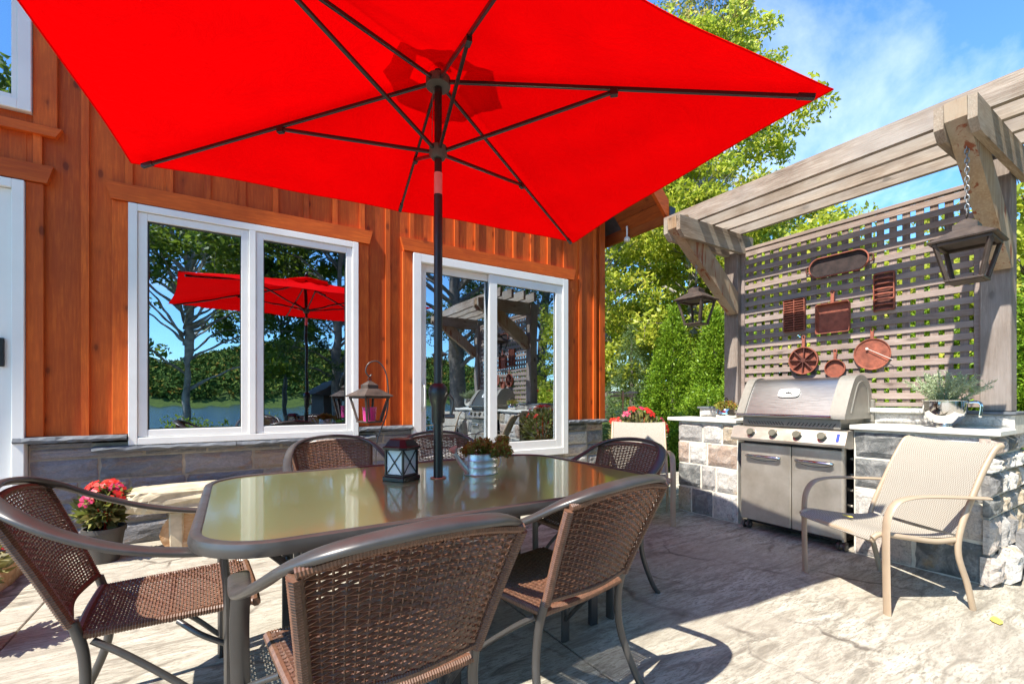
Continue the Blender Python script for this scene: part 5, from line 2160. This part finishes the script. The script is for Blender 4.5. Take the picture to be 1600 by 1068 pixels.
# ================================================================== BENCH, FLOWERS, ORNAMENT, LEAVES
bench = thing('stone_bench', 'rough pale sandstone bench by the house wall below the window', 'bench', (-0.20, 4.26, 0))
b = MB()
g = random.Random(3)
pts = []
for k_ in range(44):
    a = 2 * math.pi * k_ / 44
    ca, sa = math.cos(a), math.sin(a)
    x = 0.46 * math.copysign(abs(ca) ** 0.35, ca)
    y = 0.20 * math.copysign(abs(sa) ** 0.45, sa)
    r_ = 1 + g.uniform(-.03, .02)
    pts.append((x * r_, y * r_))
vs, fs = [], []
lay = [(0.90, 0.315), (0.965, 0.335), (0.985, 0.37), (1.0, 0.41), (0.985, 0.445), (0.965, 0.463), (0.93, 0.470)]
for (s, z_) in lay:
    for (x, y) in pts:
        j = g.uniform(-.020, .016)
        vs.append((x * s + j, y * s + j * 0.7, z_ + g.uniform(-.004, .004)))
n = len(pts)
for i in range(len(lay) - 1):
    for k_ in range(n):
        k2 = (k_ + 1) % n
        fs.append((i * n + k_, i * n + k2, (i + 1) * n + k2, (i + 1) * n + k_))
fs.append(tuple(range(n - 1, -1, -1)))
fs.append(tuple((len(lay) - 1) * n + k_ for k_ in range(n)))
b.add(vs, fs)
b.build('seat', 'sandstone', bench)
for (x0, x1, y0, y1, mt_) in ((-0.20, -0.11, -0.16, 0.13, 'sandstone'), (0.22, 0.33, -0.15, 0.15, 'ochre')):
    b = MB()
    b.cbox(x0, y0, 0, x1, y1, 0.314, 0.012)
    b.build('pedestal', mt_, bench)
disc = thing('round_stone', 'round ochre stone slab leaning upright under the sandstone bench', 'stone', (-0.29, 4.10, 0))
b = MB()
g = random.Random(9)
n = 26
rim = [(0.165 * math.cos(2 * math.pi * k_ / n) * (1 + g.uniform(-.04, .03)), 0.150 + 0.152 * math.sin(2 * math.pi * k_ / n) * (1 + g.uniform(-.03, .02))) for k_ in range(n)]
b.prism(rim, 0.0, 0.10, 'y')
for i, (x, y, z) in enumerate(b.v):
    if z < 0.005:
        b.v[i] = (x, y, 0.0)
b.xf(Matrix.Rotation(R(-4), 4, 'X'))
b.build('slab', 'ochre', disc)


def impatiens(name, label, loc, r, h, seed, nl=420, nf=16, pot=None, fs_=0.05, pink=0.3):
    t_ = thing(name, label, 'flowers', loc)
    g = np.random.default_rng(seed)
    C = ellipsoid_pts(nl, (0, 0, h * 0.55), (r, r, h * 0.45), g, 0.35)
    O_ = C - np.array([0, 0, h * 0.3])
    O_ /= np.linalg.norm(O_, axis=1)[:, None]
    V, F = leaves(C, 0.075, aspect=0.42, out=O_, up=0.2, seed=seed)
    link_mesh('foliage', npmesh('foliage', V, F), 'impatiens_leaf', t_)
    st = MB()
    for i in range(14):
        a = g.uniform(0, 6.28)
        q = g.uniform(0.2, 0.85) * r
        st.tube([(0.1 * r * math.cos(a), 0.1 * r * math.sin(a), 0), (q * math.cos(a), q * math.sin(a), h * g.uniform(.5, .9))], 0.004, 5)
    st.build('stem', 'flower_red', t_)
    for i in range(nf):
        a = g.uniform(0, 2 * math.pi)
        e = g.uniform(0.15, 1.4)
        d = Vector((math.cos(a) * math.cos(e), math.sin(a) * math.cos(e) - 0.15, math.sin(e))).normalized()
        c_ = Vector((d.x * r * 1.02, d.y * r * 1.02, h * 0.55 + d.z * h * 0.5))
        q_ = (d + Vector((-0.2, -0.5, 0.1))).normalized().to_track_quat('Z', 'Y').to_matrix()
        b = MB()
        vs, fs = [], []
        for k_ in range(5):
            a0 = 2 * math.pi * k_ / 5 + g.uniform(-.1, .1)
            L_ = fs_ * g.uniform(0.8, 1.15)
            for (rr2, da, zz) in ((0.004, 0, 0), (L_ * .6, -0.55, .004), (L_, -0.25, -.002), (L_ * 1.0, 0.25, -.004), (L_ * .6, 0.55, .003)):
                vs.append(tuple(c_ + q_ @ Vector((rr2 * math.cos(a0 + da), rr2 * math.sin(a0 + da), zz))))
            o_ = len(vs) - 5
            fs.append((o_, o_ + 1, o_ + 2, o_ + 3, o_ + 4))
        me = bpy.data.meshes.new('flower')
        me.from_pydata(vs, [], fs)
        link_mesh('flower', me, 'flower_pink' if g.uniform() < pink else 'flower_red', t_)
    return t_


def pot(loc, r, h, label):
    t_ = thing('flower_pot', label, 'pot', loc)
    b = MB()
    b.lathe([(0.0, 0.0), (r * 0.72, 0.0), (r * 0.98, h * 0.86), (r * 1.06, h * 0.87), (r * 1.06, h), (r * 0.96, h), (r * 0.94, h * 0.9), (0, h * 0.9)], 0, 0, 28)
    b.build('shell', 'pot', t_, smooth=True, sharp=40)
    b = MB()
    b.lathe([(0.0, h * 0.905), (r * 0.935, h * 0.905)], 0, 0, 16)
    b.build('soil', 'soil', t_)


pot((-0.77, 4.20, 0), 0.115, 0.24, 'dark tapered flower pot beside the stone bench')
impatiens('impatiens', 'red impatiens with variegated leaves in the dark pot beside the bench', (-0.77, 4.20, 0.20), 0.15, 0.34, 31, 620, 16, fs_=0.045, pink=0.1)
pot((-1.05, 2.98, 0), 0.13, 0.26, 'dark flower pot behind the left wicker chair')
impatiens('impatiens', 'red and white impatiens half hidden behind the left end chair', (-1.05, 2.98, 0.24), 0.17, 0.24, 32, 220, 9)
pot((3.92, 3.62, 0), 0.17, 0.36, 'dark flower pot at the house corner behind the white sling chair')
impatiens('impatiens', 'tall mound of red and pink impatiens at the house corner', (3.92, 3.62, 0.34), 0.34, 0.66, 33, 1100, 24)
orn = thing('dragonfly_stake', 'copper dragonfly on a garden stake above the red impatiens', 'garden ornament', (5.05, 4.95, -0.05))
b = MB()
b.tube([(0, 0, 0), (0, 0, 1.18)], 0.012, 6)
b.tube([(0, 0, 1.16), (0, 0, 1.22), (0, 0, 1.30)], [0.022, 0.026, 0.012], 8)
b.build('body', 'copper', orn)
for s in (-1, 1):
    for dz, ln in ((0.035, 0.23), (-0.02, 0.20)):
        b = MB()
        b.tube([(0.0, 0, 1.24 + dz * .5), (s * ln * 0.5 * .85, -s * ln * 0.5 * .5, 1.25 + dz), (s * ln * .85, -s * ln * .5, 1.245 + dz)], [0.008, 0.028, 0.014], 8, 1.0, 0.12)
        b.build('wing', 'copper', orn)

for (nm_, lab, loc, rz, sc_) in (('fallen_leaf', 'yellow leaf lying on the sunlit concrete at the right', (3.27, 0.635, 0.004), 0.4, 0.075),
                                 ('fallen_leaf', 'yellow leaf lying on the seat of the right sling chair', (3.20, 1.235, 0.414), 1.2, 0.055)):
    b = MB()
    pts = [(0, 0), (0.3, 0.28), (0.7, 0.33), (1.1, 0.16), (1.4, 0.0), (1.1, -0.2), (0.65, -0.30), (0.25, -0.2)]
    vs = [(x * sc_, y * sc_, 0.003 + 0.10 * sc_ * abs(y) + 0.05 * sc_ * x * x) for x, y in pts]
    vs2 = [(x, y, z + 0.0008) for x, y, z in vs]
    b.add(vs2 + vs, [tuple(range(8)), tuple(range(15, 7, -1))] + [(k_, 8 + k_, 8 + (k_ + 1) % 8, (k_ + 1) % 8) for k_ in range(8)])
    o = b.build(nm_, 'yellow_leaf')
    o.location = loc
    o.rotation_euler = (0.0, 0.05, rz)
    tag(o, lab, 'leaf')

# ================================================================== TREES


def limb_tree(name, label, loc, H, crown_z0, crown_r, seed, leafmat_='leaf_bright', bark='bark', nl=26000, lsize=0.10, nclump=60, trunk_r=0.16, lean=(0, 0), group=None, clump_r=0.75, aspect=0.5, droop=0.1, hollow=0.1, cat='tree', shape=1.0, subcl=7):
    t_ = thing(name, label, cat, loc, 0.0, group)
    g = np.random.default_rng(seed)
    tr = MB()
    tp = [Vector((lean[0] * s * s * H + 0.12 * math.sin(s * 5 + seed), lean[1] * s * s * H + 0.12 * math.cos(s * 4 + seed), H * 0.92 * s)) for s in np.linspace(0, 1, 9)]
    tp[0] = Vector((0, 0, -0.3))
    tr.tube(smoothpath(tp, 3), [max(0.02, trunk_r * (1 - 0.9 * i / 24)) for i in range(25)], 10)
    tr.build('trunk', bark, t_, smooth=True)
    lm = MB()
    allC = []
    per = nl // nclump
    for i in range(nclump):
        s = g.uniform(0, 1) ** 0.8
        zc = crown_z0 + (H - crown_z0) * s
        env = math.sin(math.pi * (0.12 + 0.80 * s)) ** 0.7 * (1.0 if s < 0.6 else 1.0)
        rad = crown_r * env * g.uniform(0.25, 1.0) ** 0.5 * shape
        a = g.uniform(0, 2 * math.pi)
        k_ = min(1.0, max(0.08, zc * 0.85 / H))
        b0 = Vector((lean[0] * k_ * k_ * H, lean[1] * k_ * k_ * H, zc * 0.80))
        c_ = Vector((b0.x + rad * math.cos(a), b0.y + rad * math.sin(a), zc))
        mid = b0.lerp(c_, 0.5) + Vector((0, 0, 0.12 * rad))
        lm.tube(smoothpath([b0, mid, c_], 3), [max(0.008, trunk_r * 0.28 * (1 - i2 / 7.5)) for i2 in range(7)], 5)
        cr = clump_r * g.uniform(0.65, 1.25)
        for q in range(subcl):
            o_ = g.normal(size=3) * cr * 0.42
            o_[2] *= 0.6
            cc = np.array(c_) + o_
            lm.tube([tuple(c_), tuple(cc)], 0.006, 3, caps=False)
            allC.append(ellipsoid_pts(per // subcl, cc, (cr * 0.42, cr * 0.42, cr * 0.25), g, hollow))
    C = np.concatenate(allC)
    lm.build('limbs', bark, t_)
    V, F = leaves(C, lsize, aspect=aspect, droop=droop, seed=seed + 1)
    link_mesh('crown', npmesh('crown', V, F), leafmat_, t_)
    return t_


def cone_tree(name, label, loc, H, r, seed, mat='cedar', n=15000, size=0.07, bark='bark', group=None, layers=0, aspect=0.35, base=0.05, power=0.85):
    t_ = thing(name, label, 'tree', loc, 0.0, group)
    g = np.random.default_rng(seed)
    tr = MB()
    tr.tube([(0, 0, -0.2), (0, 0, H * 0.9)], [0.08, 0.02], 8)
    tr.build('trunk', bark, t_)
    # sprays: short runs of scale leaves pointing out and up
    ns = n // 10
    z = H * (1 - g.uniform(0, 1, ns) ** 0.62)
    z = np.clip(z, base, H * 0.995)
    a = g.uniform(0, 2 * math.pi, ns)
    bumpy = 1 + 0.13 * np.sin(a * 5 + z * 4 + seed) + 0.10 * np.sin(a * 9 - z * 7)
    env = r * np.clip((1 - z / H), 0, 1) ** power * bumpy
    if layers:
        env *= 0.72 + 0.28 * np.abs(np.sin(z / H * math.pi * layers))
    rr = env * (0.62 + 0.38 * g.uniform(0, 1, ns) ** 0.5)
    c0 = np.stack([rr * np.cos(a), rr * np.sin(a), z], axis=1)
    od = np.stack([np.cos(a), np.sin(a), (0.75 if not layers else -0.12) + 0.3 * g.normal(size=ns)], axis=1)
    od /= np.linalg.norm(od, axis=1)[:, None]
    C, D = [], []
    ln = 0.20 if not layers else 0.26
    for k_ in range(10):
        s = (k_ / 9 - 0.5)
        C.append(c0 + od * (s * ln) + g.normal(size=(ns, 3)) * size * 0.35)
        D.append(od)
    C, D = np.concatenate(C), np.concatenate(D)
    V, F = leaves(C, size, aspect=aspect, out=D, seed=seed + 1)
    # brown twigs inside
    link_mesh('crown', npmesh('crown', V, F), mat, t_)
    return t_


# seen past the house corner and over the pergola
limb_tree('maple_tree', 'tall yellow green broadleaf tree rising above the umbrella tip', (10.3, 7.5, 0), 10.2, 1.8, 2.55, 41, 'leaf_bright', 'bark_pale', 46000, 0.125, 84, 0.17, clump_r=0.8, droop=0.15)
limb_tree('maple_tree', 'sparse gold tinged tree top standing highest behind the red canopy', (13.6, 9.6, 0), 17.5, 6.5, 1.7, 42, 'leaf_gold', 'bark_pale', 24000, 0.14, 54, 0.08, clump_r=0.8, aspect=0.42)
limb_tree('birch_tree', 'bright green tree right behind the house corner', (8.3, 9.0, 0), 7.4, 1.0, 2.6, 43, 'leaf_bright', 'bark_pale', 30000, 0.125, 60, 0.10, clump_r=0.8)
limb_tree('birch_tree', 'light green tree filling the gap between house corner and cedars', (9.6, 6.0, 0), 6.0, 0.4, 2.4, 44, 'leaf_bright', 'bark', 26000, 0.115, 52, 0.09, clump_r=0.7)
limb_tree('shrub_tree', 'broad bushy tree behind the left part of the lattice', (9.9, 3.9, 0), 4.1, 0.2, 2.5, 45, 'leaf_bright', 'bark', 24000, 0.11, 52, 0.08, clump_r=0.75)
limb_tree('shrub_tree', 'bushy tree behind the middle of the lattice', (9.3, 1.4, 0), 3.7, 0.2, 2.4, 46, 'leaf_bright', 'bark', 22000, 0.11, 50, 0.08, clump_r=0.75)
limb_tree('shrub_tree', 'green tree seen to the right of the right pergola post', (8.9, -0.6, 0), 3.9, 0.1, 2.0, 47, 'leaf_bright', 'bark', 20000, 0.10, 46, 0.08, clump_r=0.7)
limb_tree('forest_tree', 'dark leafy tree far back at the house corner', (13.0, 13.5, 0), 10.0, 0.5, 4.2, 48, 'leaf_bright', 'bark', 18000, 0.17, 60, 0.2, clump_r=1.2, group='trees in the wood behind')
limb_tree('forest_tree', 'mid green tree far back behind the lattice', (15.0, 6.5, 0), 4.6, 0.3, 4.0, 49, 'leaf_bright', 'bark', 15000, 0.17, 50, 0.2, clump_r=1.2, group='trees in the wood behind')
limb_tree('forest_tree', 'mid green tree far back behind the right post', (15.5, 1.0, 0), 4.2, 0.3, 4.2, 50, 'leaf_bright', 'bark', 15000, 0.17, 50, 0.2, clump_r=1.2, group='trees in the wood behind')
limb_tree('forest_tree', 'dark leafy tree far back between the tall maple and the cedars', (16.5, 11.0, 0), 8.5, 0.3, 3.8, 51, 'leaf_bright', 'bark', 15000, 0.18, 50, 0.2, clump_r=1.3, group='trees in the wood behind')

CG = 'cedars along the patio edge'
cone_tree('cedar_tree', 'bright green cedar left of the left hanging lantern', (7.45, 5.95, 0), 2.98, 0.80, 61, 'cedar', 48000, 0.050, group=CG)
cone_tree('cedar_tree', 'bright green cedar directly behind the left hanging lantern', (7.65, 5.15, 0), 2.82, 0.78, 62, 'cedar', 48000, 0.050, group=CG)
cone_tree('cedar_tree', 'shorter cedar beside the left pergola post', (7.35, 4.35, 0), 2.50, 0.62, 63, 'cedar', 40000, 0.05, group=CG)
cone_tree('cedar_tree', 'cedar behind the left half of the lattice', (7.3, 2.95, 0), 2.9, 0.70, 64, 'cedar', 32000, 0.05, group=CG)
cone_tree('cedar_tree', 'cedar behind the middle of the lattice', (7.0, 1.9, 0), 2.55, 0.70, 65, 'cedar', 30000, 0.05, group=CG)
cone_tree('cedar_tree', 'cedar behind the right end of the lattice', (6.8, 1.05, 0), 2.3, 0.70, 66, 'cedar', 30000, 0.05, group=CG)
cone_tree('spruce_tree', 'blue green spruce between the house corner and the cedars', (7.25, 6.85, 0), 2.75, 0.95, 67, 'spruce', 32000, 0.045, layers=9, aspect=0.22)
cone_tree('low_cedar', 'low cedar bush behind the white sling chair', (7.0, 4.85, 0), 1.35, 0.8, 68, 'cedar', 26000, 0.05, power=0.55)
g = np.random.default_rng(70)
bush = thing('rhododendron', 'leafy bush with dark red blooms right of the pergola post', 'bush', (6.6, 0.05, 0))
C = ellipsoid_pts(2600, (0, 0, 0.65), (0.75, 0.75, 0.75), g, 0.4)
leafobj('foliage', 'leaf_bright', bush, C, 0.13, aspect=0.35, up=0.3, seed=71)
Cf = np.concatenate([ellipsoid_pts(26, ellipsoid_pts(1, (0, 0, 0.7), (0.75, 0.75, 0.7), g, 0.98)[0], (0.06, 0.06, 0.05), g, 0.2) for _ in range(26)])
leafobj('bloom', 'flower_red', bush, Cf, 0.055, aspect=0.8, seed=72)

# ------------------------------------------------------------------ the lake side, seen in the window glass
limb_tree('lakeside_tree', 'grey trunked maple on the lake shore, mirrored in the left window', (-1.5, -10.3, -3.0), 15.0, 5.0, 5.6, 81, 'leaf_mid', 'bark_pale', 60000, 0.19, 120, 0.17, clump_r=1.15, lean=(0.02, 0.0), droop=0.3)
limb_tree('lakeside_tree', 'leafy maple on the shore further left, mirrored in the window', (-6.0, -11.5, -3.0), 13.0, 4.0, 4.5, 82, 'leaf_mid', 'bark_pale', 20000, 0.20, 50, 0.16, clump_r=1.15)
limb_tree('lakeside_tree', 'thin maple whose branches hang over the lake', (1.9, -12.5, -3.0), 13.5, 8.2, 4.2, 83, 'leaf_mid', 'bark', 22000, 0.20, 50, 0.13, clump_r=1.0)
limb_tree('pine_tree', 'dark pine with a thick trunk mirrored in the patio door', (6.1, -3.9, -0.2), 14.0, 2.6, 3.6, 84, 'leaf_dark', 'bark', 26000, 0.13, 60, 0.28, clump_r=0.9, aspect=0.25)
limb_tree('pine_tree', 'second dark pine behind the first on the garden side', (3.2, -7.6, -0.6), 12.0, 2.0, 2.6, 85, 'leaf_dark', 'bark', 18000, 0.13, 46, 0.2, clump_r=0.9, aspect=0.25)
limb_tree('pine_tree', 'tall dark pine at the edge of the garden', (10.5, -5.5, -0.2), 14.0, 1.5, 3.6, 86, 'leaf_dark', 'bark', 18000, 0.15, 50, 0.24, clump_r=1.0, aspect=0.3)
cabin = thing('boathouse', 'small dark boathouse with a white window by the lake, mirrored in the glass', 'boathouse', (4.3, -10.2, -2.6))
b = MB()
b.box(-1.5, -1.5, -0.4, 1.5, 1.5, 3.9)
b.build('wall', 'cabin', cabin)
b = MB()
b.prism([(-1.85, 3.85), (1.85, 3.85), (0, 5.0)], -1.8, 1.8, 'y')
b.build('roof', 'cabin', cabin)
b = MB()
b.cbox(-1.1, 1.5005, 2.7, -0.5, 1.55, 3.6, 0.01)
b.build('window', 'white', cabin)

# garden bed between patio and lake: plants with yellow heads
bed = MB()
g = np.random.default_rng(90)
Cs = []
for i in range(46):
    x = g.uniform(-5, 5.5)
    y = g.uniform(-5.2, -4.6)
    Cs.append(ellipsoid_pts(90, (x, y, 0.30), (0.35, 0.35, 0.42 * g.uniform(0.7, 1.2)), g, 0.1))
C = np.concatenate(Cs)
V, F = leaves(C, 0.11, aspect=0.4, up=0.4, seed=91)
o = link_mesh('garden_bed', npmesh('garden_bed', V, F), 'leaf_mid')
tag(o, 'planted strip along the lake edge of the patio', kind='stuff')

# wooded hill across the lake, one mass of crowns
base = MB()
ico = []
phi = (1 + 5 ** .5) / 2
iv = [(-1, phi, 0), (1, phi, 0), (-1, -phi, 0), (1, -phi, 0), (0, -1, phi), (0, 1, phi), (0, -1, -phi), (0, 1, -phi), (phi, 0, -1), (phi, 0, 1), (-phi, 0, -1), (-phi, 0, 1)]
iv = np.array(iv) / math.sqrt(1 + phi * phi)
it = np.array([(0, 11, 5), (0, 5, 1), (0, 1, 7), (0, 7, 10), (0, 10, 11), (1, 5, 9), (5, 11, 4), (11, 10, 2), (10, 7, 6), (7, 1, 8), (3, 9, 4), (3, 4, 2), (3, 2, 6), (3, 6, 8), (3, 8, 9), (4, 9, 5), (2, 4, 11), (6, 2, 10), (8, 6, 7), (9, 8, 1)])
g = np.random.default_rng(95)
CC = []
for i in range(15000):
    y = -231 - 135 * g.uniform(0, 1) ** 0.9
    x = g.uniform(-260, 330)
    s = g.uniform(1.2, 2.8)
    CC.append(ellipsoid_pts(16, (x, y, ground_h(x, y) + s * 1.3), (s, s, s * 1.35), g, 0.75))
CC = np.concatenate(CC)
V, F = leaves(CC, 1.7, aspect=0.75, seed=96)
me = npmesh('far_wood', V, F)
o = link_mesh('far_wood', me, 'farwood')
tag(o, 'wooded hillside with first autumn colours across the lake', kind='stuff')
